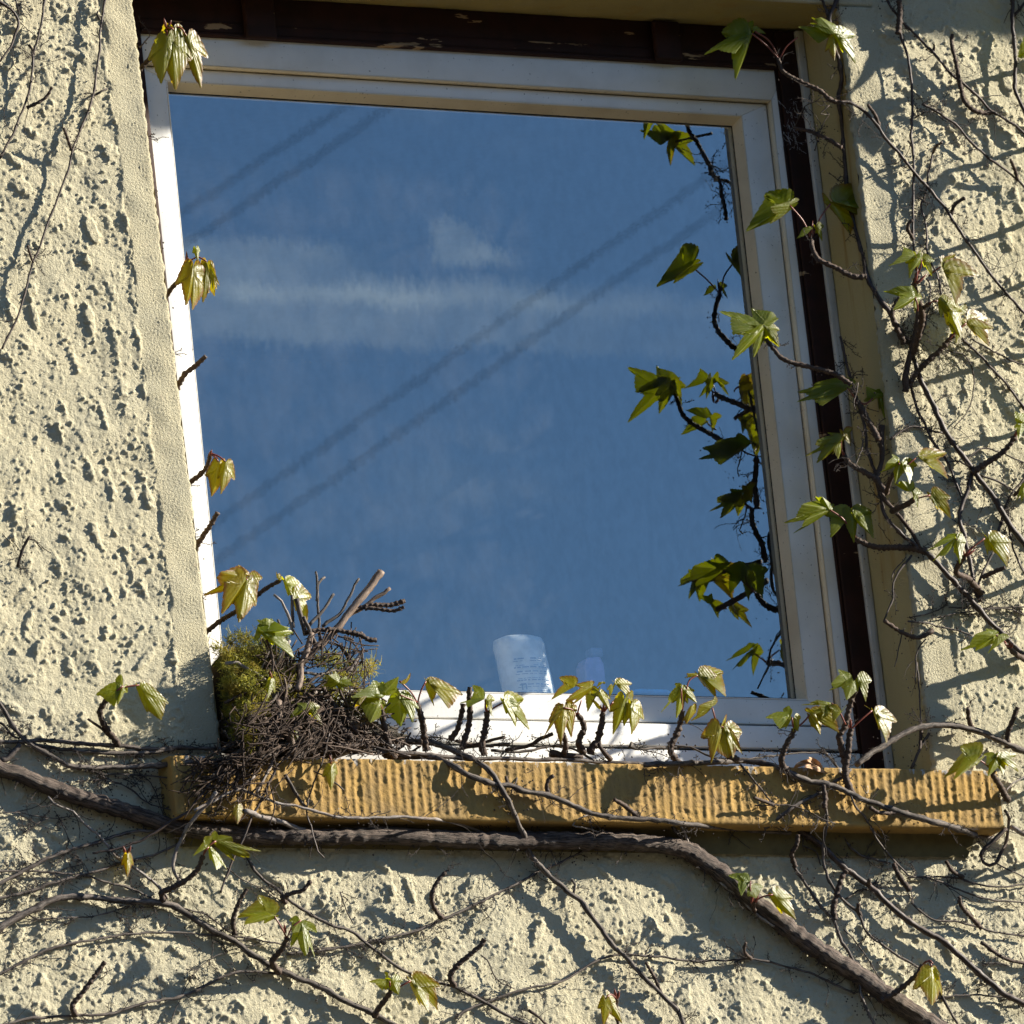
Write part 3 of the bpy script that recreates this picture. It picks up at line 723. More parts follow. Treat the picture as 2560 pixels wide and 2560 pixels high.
def leaf_entry(parent, tile, s, yb_, tone, wallgap):
    pts = PX(tile, s)
    base = pts[0]
    if len(pts) >= 4: tips = pts[1:4]
    elif len(pts) == 3:       # two lobes seen: the third is the far side, folded
        a, c = pts[1], pts[2]; mid = ((a[0]+c[0])/2+(a[0]-base[0])*.12, (a[1]+c[1])/2+(a[1]-base[1])*.12); tips = [a, mid, c]
    else:
        mx, my = pts[1]; dx_, dy_ = mx-base[0], my-base[1]; w = random.uniform(.34, .46)
        tips = [(base[0]+.5*dx_-w*dy_, base[1]+.5*dy_+w*dx_), (mx, my), (base[0]+.5*dx_+w*dy_, base[1]+.5*dy_-w*dx_)]
        tips = [tips[0], tips[1], tips[2]]
    # order the lobes so that left and right are on their proper sides
    c1_ = (tips[1][0]-base[0])*(tips[0][1]-base[1])-(tips[1][1]-base[1])*(tips[0][0]-base[0])
    return make_leaf(parent, base, tips, tone, yb_, None, wallgap)
def dried(parent, paths, dens=1.0, seed=0):
    """dried flower stalks and old tendril pads along a stem"""
    R_ = random.Random(seed); mb = MB()
    def dot(c, r):
        mb.add([c+Vector((r, 0, 0)), c-Vector((r, 0, 0)), c+Vector((0, r, 0)), c-Vector((0, r, 0)), c+Vector((0, 0, r)), c-Vector((0, 0, r))],
               [(0, 2, 4), (2, 1, 4), (1, 3, 4), (3, 0, 4), (2, 0, 5), (1, 2, 5), (3, 1, 5), (0, 3, 5)])
    def hair(a, b, r):
        t = (b-a); 
        if t.length < 1e-6: return
        s_ = t.cross(Vector((0, 1, 0.2))).normalized()*r; q_ = Vector((0, -r, 0))
        mb.add([a+s_, a-s_, a+q_, b+s_*.7, b-s_*.7, b+q_*.7], [(0, 1, 4, 3), (1, 2, 5, 4), (2, 0, 3, 5)])
    for path in paths:
        n = len(path)
        for i in range(n):
            if R_.random() > .30*dens: continue
            p0 = path[i]; kind = R_.random()
            if kind < .45:
                for _ in range(R_.randint(3, 9)):
                    c = p0+Vector((R_.gauss(0, .012), 0, R_.gauss(-.004, .010))); c.y = max(p0.y-.002, -.013) if p0.y > -.03 else p0.y
                    c.y += R_.uniform(-.002, .003); dot(c, R_.uniform(.0008, .0018))
            else:
                a = R_.uniform(0, 6.28); 
                for br2 in range(R_.randint(1, 3)):
                    p_ = p0.copy(); a += R_.uniform(-.9, .9); ln = R_.uniform(.005, .011)
                    for k in range(R_.randint(2, 4)):
                        q2 = p_+Vector((math.cos(a)*ln, R_.uniform(-.003, .0015), math.sin(a)*ln)); hair(p_, q2, .00055)
                        for s_ in range(R_.randint(1, 3)):
                            a3 = a+R_.uniform(-1.5, 1.5); q3 = p_.lerp(q2, R_.random())+Vector((math.cos(a3), R_.uniform(-.5, .2), math.sin(a3)))*R_.uniform(.002, .006)
                            hair(p_.lerp(q2, .5), q3, .0004)
                            if R_.random() < .6: dot(q3, R_.uniform(.0006, .0012))
                        p_ = q2; a += R_.uniform(-.7, .7)
                    dot(p_, .0011)
    for path in paths:
        n = len(path)
        for i in range(2, n-2):
            if R_.random() > .035*dens: continue
            p_ = path[i].copy(); t_ = path[i+2]-path[i-2]; a = math.atan2(t_.z, t_.x)+R_.choice((-1, 1))*R_.uniform(.2, .9)
            rr = R_.uniform(.00045, .0009); k2 = R_.uniform(-.12, .12)
            for k in range(R_.randint(5, 16)):
                q2 = p_+Vector((math.cos(a), 0, math.sin(a)))*.006; q2.y = max(q2.y, -.012) if p_.y > -.03 else p_.y
                q2.y += R_.uniform(-.0012, .0012); hair(p_, q2, rr); rr *= .96; p_ = q2; a += k2+R_.uniform(-.28, .28)
                if R_.random() < .25: dot(p_, R_.uniform(.0007, .0012))
    if mb.n:
        o = mb.build('dried_stalks', M_DRY, parent, True); o['kind'] = 'stuff'; return o
VG = 'ivy stems on the wall and sill'
ALLN = [0]
class Vine:
    def __init__(s, label, tile, pts, r0, r1=None, mat=None, y=None, out=(0, 0), seg=8, fib=0, dens=1.0, step=9):
        s.paths = []; s.dens = dens; ALLN[0] += 1; s.seed = ALLN[0]
        r1 = r0 if r1 is None else r1
        segs = tile if isinstance(tile, list) else [(tile, pts)]
        pp = []
        for t, st in segs: pp += PX(t, st)
        s.pp = pp
        P_ = path3('p', ' '.join('%.1f,%.1f' % a for a in pp), step, max(r0, r1), out, y)
        n = len(P_); f_ = 1.0 if r0 > 12 else .76
        rad = [(r0+(r1-r0)*i/(n-1))*PXM*f_*(1+.26*mnoise.noise(Vector((i*.35, s.seed, 0)))) for i in range(n)]
        # swollen nodes now and then
        if r0 < 12:
            for i in range(3, n-3, random.randint(7, 11)): rad[i] *= 1.28
        v, f, uv = tube(P_, rad, seg, fib=fib, seed=s.seed)
        s.root = mesh_obj('ivy_stem', v, f, mat or M_STEM, None, True, uv); tag(s.root, label, 'ivy stem', VG)
        s.paths.append(P_)
    def branch(s, tile, pts, r0, r1=None, mat=None, y=None, out=(0, 0), name='side_stem', seg=7):
        r1 = r0 if r1 is None else r1
        P_ = path3(tile, pts, 9, max(r0, r1), out, y); n = len(P_)
        rad = [(r0+(r1-r0)*i/(n-1))*PXM*.74*(1+.25*mnoise.noise(Vector((i*.4, s.seed+5, 0)))) for i in range(n)]
        v, f, uv = tube(P_, rad, seg, seed=s.seed+.3); s.paths.append(P_)
        return mesh_obj(name, v, f, mat or M_STEM, s.root, True, uv)
    def shoot(s, tile, pts, r, leaves=(), y=None, out=(.002, .035), bud=None, pet=(), dry=True, wallgap=-.010, young=.0):
        """knobbly spur shoot with its petioles and leaves as sub-parts"""
        P_ = path3(tile, pts, 2.6, r, out, y); n = len(P_); rad = []
        ph = random.random()*9; per = random.uniform(4.5, 6)
        for i in range(n):
            a = (i/per+ph+.35*mnoise.noise(Vector((i*.11, s.seed, 4)))) % 1.0
            k = .86+.22*math.exp(-((a-.5)/.20)**2)+.16*mnoise.noise(Vector((i*.22, s.seed, 9)))
            rad.append(r*.92*PXM*k*(1-.22*i/n))
        v, f, uv = tube(P_, rad, 9, knob=1.7, seed=s.seed+n)
        o = mesh_obj('spur_shoot', v, f, M_SPUR, s.root, True, uv)
        end = P_[-1]
        if dry: s.paths.append(P_[::8])
        yb_ = end.y
        if bud:
            for k, (b_, e_) in enumerate(zip(bud.split()[::2], bud.split()[1::2])):
                a = PX(tile, b_)[0]; c = PX(tile, e_)[0]
                pa2 = [UP(a[0]+(c[0]-a[0])*t, a[1]+(c[1]-a[1])*t, yb_-.006*t) for t in (0, .25, .5, .75, 1)]
                v, f, uv = tube(pa2, [x_*PXM for x_ in (2.2, 3.6, 3.4, 2.0, .6)], 7); mesh_obj('bud', v, f, M_RED, o, True, uv)
        for pt in pet:
            pq = resample(PX(tile, pt), 5); m_ = len(pq)
            pa2 = [UP(a, b, yb_-.010*math.sin(math.pi*.5*i/max(1, m_-1))) for i, (a, b) in enumerate(pq)]
            v, f, uv = tube(pa2, [2.0*PXM]*len(pa2), 6); mesh_obj('petiole', v, f, M_RED, o, True, uv)
        for lf in leaves:
            t_, st = (lf if isinstance(lf, tuple) else (None, lf))
            tone = min(1, t_*.85+.22) if t_ is not None else random.uniform(.15, .7)
            leaf_entry(o, tile, st, yb_-.008+random.uniform(-.004, .004), tone, wallgap)
        return o
    def done(s): dried(s.root, s.paths, s.dens, s.seed)
# ---------------------------------------------------------------- ivy below the sill and at the left
v = Vine('thickest woody trunk slanting under the sill and down to the lower right corner', [('7', '-120,420 0,500 100,525 200,570 400,645 600,705 800,765 950,815 1150,850 1400,872 1750,880 1900,880'), ('8', '200,872 450,882 700,898 950,903 1250,902 1500,903 1680,912 1800,925'), ('9', '0,945 60,968 140,1022 250,1100 400,1235 550,1350 700,1465 850,1565 1000,1655 1150,1765 1300,1865 1450,1965 1560,2040')], '', 17.5, 23, M_TRUNK, out=(-.004, .0), seg=26, fib=.10, step=6)
v.shoot('9', '420,1300 410,1265 420,1240', 7, [(.1, '395,1130 275,1100 345,1215 330,1090'), (.2, '395,1160 380,1215 430,1225 470,1160'), (.45, '520,1200 590,1290 655,1350 610,1240')], pet=['420,1245 395,1180 395,1130', '430,1235 470,1215 520,1205'], bud='400,1255 410,1190 425,1250 440,1200', out=(.01, .035))
v.shoot('9', '1130,1800 1200,1762 1280,1700 1340,1640 1362,1600', 8, [(.55, '1410,1610 1305,1735 1420,1830 1475,1770'), (.5, '1425,1620 1440,1700 1462,1660')], pet=['1362,1602 1380,1580 1405,1585 1412,1612', '1365,1595 1400,1575 1420,1595'], out=(.02, .05))
v.branch('7', '0,455 40,440 80,400 110,365', 10, 8)
v.done()
v = Vine('twin grey stem running level from the left edge to the nest, upper strand', '7', '-90,335 0,345 100,345 250,338 400,350 560,365 700,372 850,385 1000,383 1200,385 1330,402 1450,420', 6.5, 6)
v.branch('7', '170,362 350,388 500,402 700,412 850,405 960,390 1050,384', 6)
v.shoot('7', '665,365 640,330 600,275 568,215 562,170 585,130 625,92', 8.5, [(.2, '690,25 545,85 645,150 640,-10'), (.3, '690,40 640,130 660,140 715,70'), (.4, '778,25 860,150 905,228 905,150')], pet=['622,95 650,65 690,35', '625,92 690,45 778,28'], out=(.004, .045))
v.branch('7', '650,345 600,305 555,262 495,220', 4.5, 4, M_SPUR, out=(.006, .03), name='spur_shoot')
v.done()
v = Vine('stout grey stem falling from the left edge and levelling across the sill end', '7', '-80,20 0,140 60,240 110,310 170,360 290,430 380,478 430,488 560,492 700,490 850,482 1000,470 1200,458 1350,440 1520,428', 6, 10, fib=.05, seg=10)
v.branch('7', '-60,215 20,250 70,310 110,330', 4)
v.branch('7', '380,478 520,515 650,572 740,622 830,690 950,727 1080,738 1180,760', 2.2, 1.6, M_YOUNG)
v.branch('7', '420,570 560,560 640,580 720,600 790,660 830,690', 1.6, 1.4, M_YOUNG)
v.branch('7', '560,530 700,530 850,540 960,545 1100,520 1180,520', 3, 2.5)
v.branch('7', '780,530 850,580 890,680 920,770', 1.8, 1.4, M_YOUNG)
v.branch('7', '740,540 790,620 830,690', 1.5)
v.done()
v = Vine('peeling grey stem bending down left of the ochre sill with a broken pale top', '7', '1215,628 1170,690 1120,740 1072,800 1030,872 990,960 970,1040 985,1090 1012,1135', 6, 5, M_PALE, out=(.022, .006))
v.branch('7', '940,830 1060,810 1150,790 1260,755', 4, 3.5); v.done()
v = Vine('dark low stem rising from the left edge to pass behind the trunk', '7', '-60,1170 0,1140 120,1080 230,1020 350,970 480,930 560,910 640,880 760,850 900,845', 5.5, 5, out=(.001, .001))
v.done()
v = Vine('slender stem just below, curving from the left edge up to the trunk underside', '7', '-60,1240 0,1225 150,1190 300,1140 450,1097 560,1070 680,1030 820,995 960,940 1040,900', 4.5, 3.5)
v.shoot('7', '705,1010 712,985 715,960', 4, [(.9, '712,980 690,1040 715,1110 740,1040')], bud='705,975 690,930 720,970 735,930', out=(.005, .02))
v.done()
v = Vine('pale grey twig slanting down across the wall left of centre below the trunk', '7', '270,655 300,690 360,720 410,738 460,790 540,860 600,930 660,1000 740,1050 820,1100 900,1170 940,1230', 3, 4.5, M_PALE, out=(.012, .002))
v.branch('7', '0,750 100,745 200,765 290,775 420,765', 2, 1.6); v.branch('7', '340,790 380,880 430,980 465,1085', 1.6, 1.2, M_YOUNG); v.branch('7', '130,860 200,810 270,775', 2); v.done()
v = Vine('arching stem on the lower left wall carrying two leafy spurs', [('7', '-60,1430 0,1392 80,1342 180,1292 280,1240 380,1220 480,1216 600,1230 720,1242 840,1247 940,1258 1030,1300 1120,1360 1200,1412 1280,1447 1350,1490 1430,1552 1520,1602 1640,1662 1750,1702 1850,1752'), ('8', '0,1790 100,1832 200,1882 300,1935 400,1980')], '', 10, 8, fib=.05, seg=10)
v.shoot('7', '918,1245 908,1195 960,1170 1050,1120 1110,1062 1142,985', 8, [(.3, '1170,940 1150,885 1080,992 1170,930'), (.25, '1175,935 1185,1010 1218,1065 1270,1065 1262,975'), (.35, '1212,905 1330,985 1400,1000 1455,992'), (.3, '1210,905 1205,845 1300,880 1360,950')], pet=['1142,985 1150,960 1172,938', '1142,985 1175,930 1212,905'], out=(.004, .05))
v.shoot('7', '1570,1645 1530,1590 1545,1555 1585,1510 1612,1450', 9, [(.3, '1540,1320 1340,1330 1370,1375 1480,1350'), (.4, '1545,1325 1400,1275 1330,1335 1460,1262'), (.2, '1690,1350 1632,1500 1715,1550 1770,1560'), (.2, '1680,1350 1622,1350 1640,1420 1780,1420')], pet=['1612,1450 1580,1390 1540,1325', '1612,1450 1640,1390 1690,1350'], bud='1605,1420 1595,1365', out=(.004, .045))
v.shoot('7', '1318,1425 1308,1350 1335,1265 1360,1215 1388,1172', 6.5, out=(.003, .03))
v.shoot('8', '195,1890 212,1850 258,1790 288,1742', 8, [(.3, '270,1690 160,1695 240,1745 250,1640'), (.25, '290,1680 250,1740 330,1770 355,1690'), (.5, '395,1690 490,1800 500,1870 470,1740'), (.6, '400,1685 480,1730 548,1860 520,1750')], pet=['288,1742 280,1715 278,1690', '290,1742 330,1725 395,1690'], out=(.004, .045))
v.branch('7', '940,1258 1050,1285 1150,1315 1230,1370 1290,1420 1330,1440', 2.5)
v.done()
v = Vine('thin stem merging into the arching stem from the left edge', '7', '-60,1315 120,1302 220,1340 380,1336 530,1326 660,1292 730,1270', 2.6, 2); v.done()
v = Vine('thin dark stem crossing the lower wall in a shallow arc from left edge to spur', '7', '-60,1672 0,1650 120,1590 250,1520 400,1480 540,1455 700,1430 850,1420 1000,1420 1100,1425 1250,1437 1400,1450 1560,1480 1700,1510 1932,1500', 4.2, 2.4); v.done()
v = Vine('lowest stem at the bottom left carrying one bare curled spur', '7', '-40,1950 60,1930 150,1905 300,1890 420,1885 600,1880 720,1840 850,1805 980,1785 1100,1745 1250,1670 1370,1635 1500,1647 1570,1652', 4.8, 4)
v.shoot('7', '425,1888 405,1840 420,1805 455,1765 510,1692 555,1630 590,1582', 7.5, out=(.004, .035))
v.branch('7', '560,1680 600,1650 590,1610', 1.5); v.branch('7', '960,1920 1010,1800 1060,1700 1130,1610 1210,1550 1330,1510 1500,1480', 1.7, 1.2); v.done()
v = Vine('wiry stem from the left edge joining the base of the first leafy spur', '7', '-60,1075 200,1075 350,1085 470,1095 580,1130 700,1160 800,1200 880,1240 930,1255', 3, 3.5); v.done()
v = Vine('long straight stem slanting from below the nest to the bottom edge at centre', [('7', '1385,985 1430,1070 1480,1120 1560,1180 1640,1250 1750,1320 1850,1372'), ('8', '20,1395 80,1422 150,1480 230,1542 340,1622 440,1662 560,1702 640,1722 720,1762 800,1802 900,1862 1000,1912 1080,1950 1180,1990')], '', 4.5, 5)
v.shoot('7', '1605,1255 1588,1225 1640,1197 1700,1180 1748,1128', 6.5, out=(.002, .025))
v.shoot('8', '645,1722 620,1672 650,1612 720,1550 790,1490 812,1455', 8, out=(.003, .04))
v.branch('7', '1262,1048 1350,1110 1480,1182 1600,1252', 2.2, 2); v.branch('8', '790,1545 840,1590 862,1650 905,1700 980,1735', 2.4, 1.8)
v.branch('8', '0,1190 30,1280 75,1370', 2); v.branch('8', '1060,1855 1110,1890 1160,1935', 5, 4, M_SPUR); v.done()
v = Vine('smooth stem from the sill top crossing the ochre face and running down right', [('8', '200,330 330,342 500,350 600,380 690,420 780,462 840,512 890,582 930,652 970,732 1000,802 1030,872 1060,962 1110,1032 1180,1102 1270,1182 1350,1242 1410,1322 1470,1402 1530,1492 1600,1552 1680,1642 1750,1712 1820,1782 1900,1862'), ('9', '20,1935 80,1990')], '', 9, 6.5, out=(.008, .004))
v.shoot('8', '1800,1752 1765,1670 1718,1588', 5, out=(.001, .015))
v.branch('8', '1310,1200 1320,1150 1300,1120', 4); v.done()
v = Vine('grey stem lying diagonally across the middle of the sill face', [('8', '250,425 350,430 500,430 560,446 640,482 720,532 800,562 890,588 960,592 1050,628 1170,648 1300,702 1420,752 1560,772 1680,782 1830,792'), ('9', '0,806 150,822 300,836 470,848 620,858')], '', 9, 7, out=(.006, .004))
v.shoot('8', '1175,650 1160,600 1172,560 1200,535', 6, out=(.002, .015)); v.shoot('8', '1690,780 1640,740 1590,700 1540,672', 7, out=(.002, .018))
v.branch('8', '945,592 935,560 930,540', 6, 5, M_SPUR); v.branch('8', '960,640 985,580 1010,500 1060,410', 2.4, 2); v.branch('8', '1390,760 1320,790 1305,815 1380,835 1450,852 1530,858', 3, 2.2, M_PALE, out=(.01, .02))
v.branch('8', '1860,800 1880,850 1920,890', 6, 5); v.done()
v = Vine('thin stem rising gently along the wall below the sill with one bare spur', '8', '-300,1540 0,1505 150,1472 300,1440 420,1410 560,1352 700,1290 800,1240 900,1190 1000,1140 1100,1087 1180,1050 1280,1005 1400,940', 4.2, 3.2)
v.shoot('8', '575,1340 530,1282 515,1212 540,1142 592,1078', 6.5, out=(.002, .03)); v.done()
v = Vine('low thin stem winding right along the bottom to the trunk', [('8', '650,1900 700,1860 820,1812 950,1762 1100,1722 1250,1690 1340,1640 1430,1582 1560,1542 1680,1546 1800,1556'), ('9', '0,1572 150,1576 330,1570 400,1565 520,1590 620,1615 750,1652 870,1710 980,1762')], '', 3.6, 3.4)
v.shoot('9', '400,1565 370,1540 360,1510 370,1475', 5, out=(.002, .02)); v.done()
v = Vine('pale bleached stem hugging the underside of the sill beside the nest', [('7', '1372,735 1450,762 1560,792 1640,822 1750,862 1850,880'), ], '', 7.5, 8, M_PALE, out=(.012, .012)); v.done()
v = Vine('thin pale stem along the lower edge of the sill face', [('7', '1300,590 1480,662 1560,692 1680,712 1790,742 1900,772'), ('8', '30,772 120,776 250,772 380,770 560,786 680,812 790,852')], '', 4, 4.5, M_PALE, out=(.006, .006))
v.branch('7', '1600,530 1640,600 1690,680 1720,715', 6, 5); v.done()
v = Vine('dark stem lying along the sill top behind the leaf spurs', [('8', '0,395 200,400 480,420 700,440 900,442 1100,448 1250,446 1400,458 1600,466 1800,470')], '', 7, 5, y=(-.030, -.028)); v.branch('8', '430,345 640,385 800,372 950,360', 4, 5, y=(-.01, .0)); v.branch('8', '480,320 600,330 680,355', 2.4, y=(-.0, .0))
v.branch('8', '650,340 760,360 860,335 925,320', 4, 5, y=(-.012, -.015), mat=M_SPUR); v.branch('8', '930,395 1060,370 1120,335 1195,302', 6, 6, M_SPUR, y=(.0, -.02)); v.branch('8', '850,395 1000,405 1150,378 1240,365', 4.5, 4, y=(.01, .01)); v.branch('8', '1240,365 1300,385 1370,420 1430,455', 4.5, 4, y=(.0, -.03))
v.branch('8', '1180,410 1260,425 1360,430', 12, 9, M_SPUR, y=(-.02, -.025)); v.branch('8', '1640,350 1630,375 1700,388 1932,372', 5, 3.5, y=(-.01, .0))
v.branch('9', '-40,370 60,380 160,425 220,455', 3.5, 3, y=(-.0, -.02)); v.branch('9', '320,462 420,440 560,420 760,410 830,415', 3, 2.4, y=(-.02, -.0))
def top(s, tile, pts, r, leaves=(), y=(-.025, -.05), **k): return s.shoot(tile, pts, r, leaves, y=y, wallgap=None, dry=False, **k)
top(v, '8', '305,440 285,390 262,320 245,240 232,165', 9.5, [(.25, '225,110 60,115 170,240 240,230'), (.15, '235,100 120,60 60,100 190,40'), (.2, '250,70 230,10 330,-20 330,55')], bud='235,170 215,110')
top(v, '8', '485,395 475,340 470,285 458,215 432,125', 9.5, [(.15, '330,85 250,180 345,262 400,150'), (.2, '340,80 330,85 412,240 428,165'), (.55, '478,10 528,150 540,80 560,-5'), (.6, '482,5 560,40 612,160 665,100'), (.9, '365,25 262,5 330,18 395,-40')], pet=['432,125 400,70 335,5', '438,120 455,60 482,8', '432,125 390,105 335,85'])
top(v, 'm', '680,1245 662,1180 672,1100 690,1010 702,900', 9.5, [(.15, '680,800 465,795 545,865 600,715'), (.35, '690,800 700,870 738,935 768,800'), (.3, '828,820 870,900 935,1022 940,860'), (.3, '832,822 960,920 1045,1052 950,830'), (.2, '830,815 840,790 905,785 960,830')], pet=['702,900 690,840 685,800', '705,900 770,860 830,825'], bud='700,905 682,830')
top(v, 'm', '500,1190 520,1120 545,1050 560,960 562,860 556,780 562,700', 8.5)
top(v, 'm', '400,1130 440,1080 470,1020 492,930 508,835', 8)
top(v, 'm', '1320,1255 1332,1180 1328,1120 1310,1080', 8)
top(v, 'm', '1480,1235 1442,1165 1452,1100 1482,1040 1462,965 1428,920', 9.5, [(.85, '1312,870 1150,1112 1225,950 1262,850'), (.8, '1312,872 1225,980 1296,1168 1330,960'), (.8, '1318,870 1330,985 1380,1112 1412,870')], pet=['1428,922 1440,870 1460,810', '1428,922 1380,880 1315,868'])
top(v, 'm', '1530,1245 1545,1190 1590,1130 1615,1030 1628,960 1632,900', 9.5, [(.6, '1425,690 1150,800 1215,805 1300,655'), (.7, '1545,690 1340,860 1330,810 1420,690'), (.35, '1600,735 1480,760 1510,905 1540,730'), (.4, '1605,735 1540,770 1690,892 1700,800'), (.45, '1712,690 1665,720 1690,790 1740,665'), (.5, '1720,665 1790,700 1852,800 1848,690'), (.4, '1800,800 1720,900 1715,1090 1820,860'), (.35, '1810,800 1800,900 1805,1020 1850,850'), (.45, '1855,830 1870,960 1868,1085 1925,960'), (.5, '1640,655 1560,700 1600,660 1640,690'), (.9, '1600,880 1530,790 1560,800 1620,850')], pet=['1632,900 1680,860 1715,820', '1632,905 1640,850 1650,800'], bud='1632,900 1610,850 1640,905 1680,830')
v.branch('m', '1700,1290 1650,1240 1608,1180 1600,1130', 8, 7, M_SPUR, y=(-.03, -.035), name='spur_shoot')
top(v, 'r', '372,1315 322,1240 312,1175 338,1120 372,1050 395,960 405,890', 9.5, [(.2, '392,710 228,910 300,760 345,670'), (.25, '395,712 330,830 360,955 440,830'), (.3, '398,710 450,800 522,830 500,730'), (.6, '530,600 420,625 440,590 520,590'), (.55, '532,600 600,680 680,795 660,620'), (.5, '535,598 660,640 760,780 690,620'), (.7, '480,850 425,980 440,1000 495,900')], pet=['405,890 430,760 460,650 530,605', '405,890 400,800 395,712'])
v.done()
v = Vine('grey stem along the sill top that drops diagonally over the right half of its face', '9', '-200,475 0,468 150,466 320,455 420,460 520,480 600,512 680,552 780,577 880,602 960,642 1060,682 1180,722 1300,762 1450,802 1580,842 1660,870', 8, 9.5, fib=.04, seg=10, out=(.002, .008))
v.branch('9', '1640,868 1700,885 1770,888', 7, 6, M_PALE)
v.shoot('9', '325,445 270,425 222,385 188,335 182,300 208,270', 8.5, [(.65, '240,268 165,420 270,440 350,410'), (.55, '240,268 250,330 300,440 350,290'), (.7, '225,262 170,330 180,470 195,270'), (.55, '180,150 95,185 140,160 222,150'), (.5, '178,152 60,230 110,140 200,90')], pet=['208,268 195,210 180,155', '210,266 225,258 242,266'], y=(-.045, -.09), bud='205,272 212,230', wallgap=None)
v.shoot('9', '605,512 572,470 578,410 605,350 632,305 640,275', 8.5, [(.15, '615,200 495,225 560,275 560,150'), (.2, '622,205 590,280 560,275 600,170'), (.3, '640,210 635,290 665,290 680,210'), (.5, '725,195 735,260 790,308 800,190'), (.6, '728,192 800,215 895,298 850,190')], pet=['640,275 632,240 628,208', '640,280 690,240 725,200'], y=(-.05, -.085), wallgap=None)
v.shoot('9', '970,645 945,590 930,540 932,470 945,400 950,330 962,275', 10, [(.6, '1075,165 1035,140 1100,180 1185,185'), (.55, '1080,170 1150,260 1165,355 1190,245')], pet=['962,275 1020,220 1078,172'], bud='950,270 920,200 960,270 955,205', y=(-.05, -.075), wallgap=None)
v.shoot('9', '932,480 915,420 905,370 895,315 925,265 942,190 960,120 985,60', 9, [(.15, '960,5 835,60 850,20 890,-60'), (.2, '975,5 905,40 935,115 1000,60'), (.3, '990,0 1050,60 1045,125 1055,10'), (.3, '850,130 670,160 770,110 800,200'), (.35, '850,135 720,190 760,190 875,185'), (.35, '905,175 830,140 860,240 930,150'), (.65, '760,190 790,310 780,250 700,170')], pet=['930,250 890,170 850,130'], y=(-.055, -.10), wallgap=None)
v.shoot('9', '1290,745 1200,745 1120,745 1065,715', 6.5, out=(.004, .012)); v.branch('9', '340,475 400,545 470,630 530,700', 3.2, 2.6); v.branch('9', '420,705 600,705 700,730 780,770 870,805', 2.2, 1.6, M_YOUNG, out=(.004, .012)); v.shoot('9', '530,705 470,680 415,660', 5, out=(.002, .012))
v.branch('9', '470,830 560,770 640,710 720,665 800,630', 7, 6, M_STEM, out=(.004, .002)); v.branch('9', '860,575 920,540 960,500', 5); v.done()
# the two stems that hang from the sill on the right
v = Vine('knobbly topped thin stem hanging over the sill face into a forked lower stem', '9', '805,590 815,700 822,820 800,930 812,1050 850,1150 920,1240 1000,1310 1050,1412 1150,1502 1250,1562 1340,1615', 5, 3.6, out=(.01, .002))
v.shoot('9', '812,720 815,660 805,590', 7, out=(.012, .014)); v.shoot('9', '1015,1330 1000,1290 1005,1255', 6, out=(.002, .014)); v.branch('9', '920,1400 1000,1480 1060,1580 1110,1660 1150,1710', 2.4, 2); v.branch('9', '690,930 760,960 790,1040', 2); v.branch('9', '930,1230 1000,1180 1060,1175 1130,1150', 3, 2); v.done()
v = Vine('thin pale stem hanging from the forked spur over the sill to the right hand wall', '9', '820,415 870,470 910,540 950,610 980,700 1050,790 1110,900 1180,990 1250,1062 1300,1105 1400,1112 1500,1150 1600,1190 1700,1225 1800,1240 1960,1252', 3.4, 2.8, M_STEM, out=(.012, .001)); v.shoot('9', '1290,1180 1250,1130 1220,1080 1200,1030', 8, out=(.002, .012)); v.branch('9', '1240,1130 1290,1220 1310,1255 1300,1190', 2); v.branch('9', '890,840 950,930 1010,980 1100,1010 1180,1030', 3.4, 4); v.done()
v = Vine('thin stem to the right edge with one bare spur, just under the sill end', '9', '1280,1112 1400,1106 1550,1110 1650,1142 1800,1162 1970,1142', 3, 3); v.shoot('9', '1590,1108 1530,1072 1495,1020', 6, out=(.002, .02)); v.done()
v = Vine('thin stem falling to the right edge below, its knobbly spur pointing up left', '9', '1300,1250 1380,1320 1440,1350 1560,1360 1660,1382 1750,1412 1850,1426 1970,1445', 3, 3.2); v.shoot('9', '1690,1392 1625,1322 1582,1272 1568,1218', 6.5, out=(.002, .025)); v.done()
v = Vine('hair thin straight stem low at the right crossing the smooth stem', '9', '1440,1790 1600,1770 1750,1775 1850,1785 1970,1806', 2.8); v.branch('9', '1450,1740 1500,1830 1560,1932', 5, 4); v.done()
v = Vine('short knobbly stem with dry tufts entering from the lower right edge', '9', '1690,1475 1740,1510 1790,1545 1860,1575 1970,1600', 6, 5, M_SPUR); v.branch('9', '1700,1595 1780,1590 1850,1605', 2.6); v.done()
v = Vine('smooth brown stem from under the sill slanting to the lower right edge', '9', '660,840 740,890 800,940 930,1062 1060,1152 1150,1242 1280,1352 1400,1422 1520,1502 1620,1592 1720,1682 1820,1762 1970,1835', 9, 9.5, M_YOUNG, out=(.002, .006), seg=10)
v.shoot('9', '1065,1150 1060,1135 1064,1122', 6); v.branch('9', '1075,1150 1100,1140 1112,1112', 3, 2, M_DRY); v.done()
v = Vine('wiry stem crossing the trunk low at right, topped by a spur under the sill', '9', '640,1045 720,1170 800,1282 870,1362 900,1452 960,1552 1000,1652 1012,1752 1050,1850 1090,1932 1130,1990', 5, 4.5, out=(.001, .012)); v.shoot('9', '648,1050 628,980 655,925 662,868', 7, out=(.002, .02)); v.shoot('9', '868,1345 862,1280 885,1190 908,1112 935,1070', 8.5, out=(.002, .02)); v.done()
v = Vine('pale twig lying along the upper edge of the thick trunk at lower right', '9', '-20,780 20,850 60,950 120,1030 180,1090 260,1162 340,1222 420,1310 530,1385', 4.5, 4, M_PALE, out=(.004, .012)); v.done()
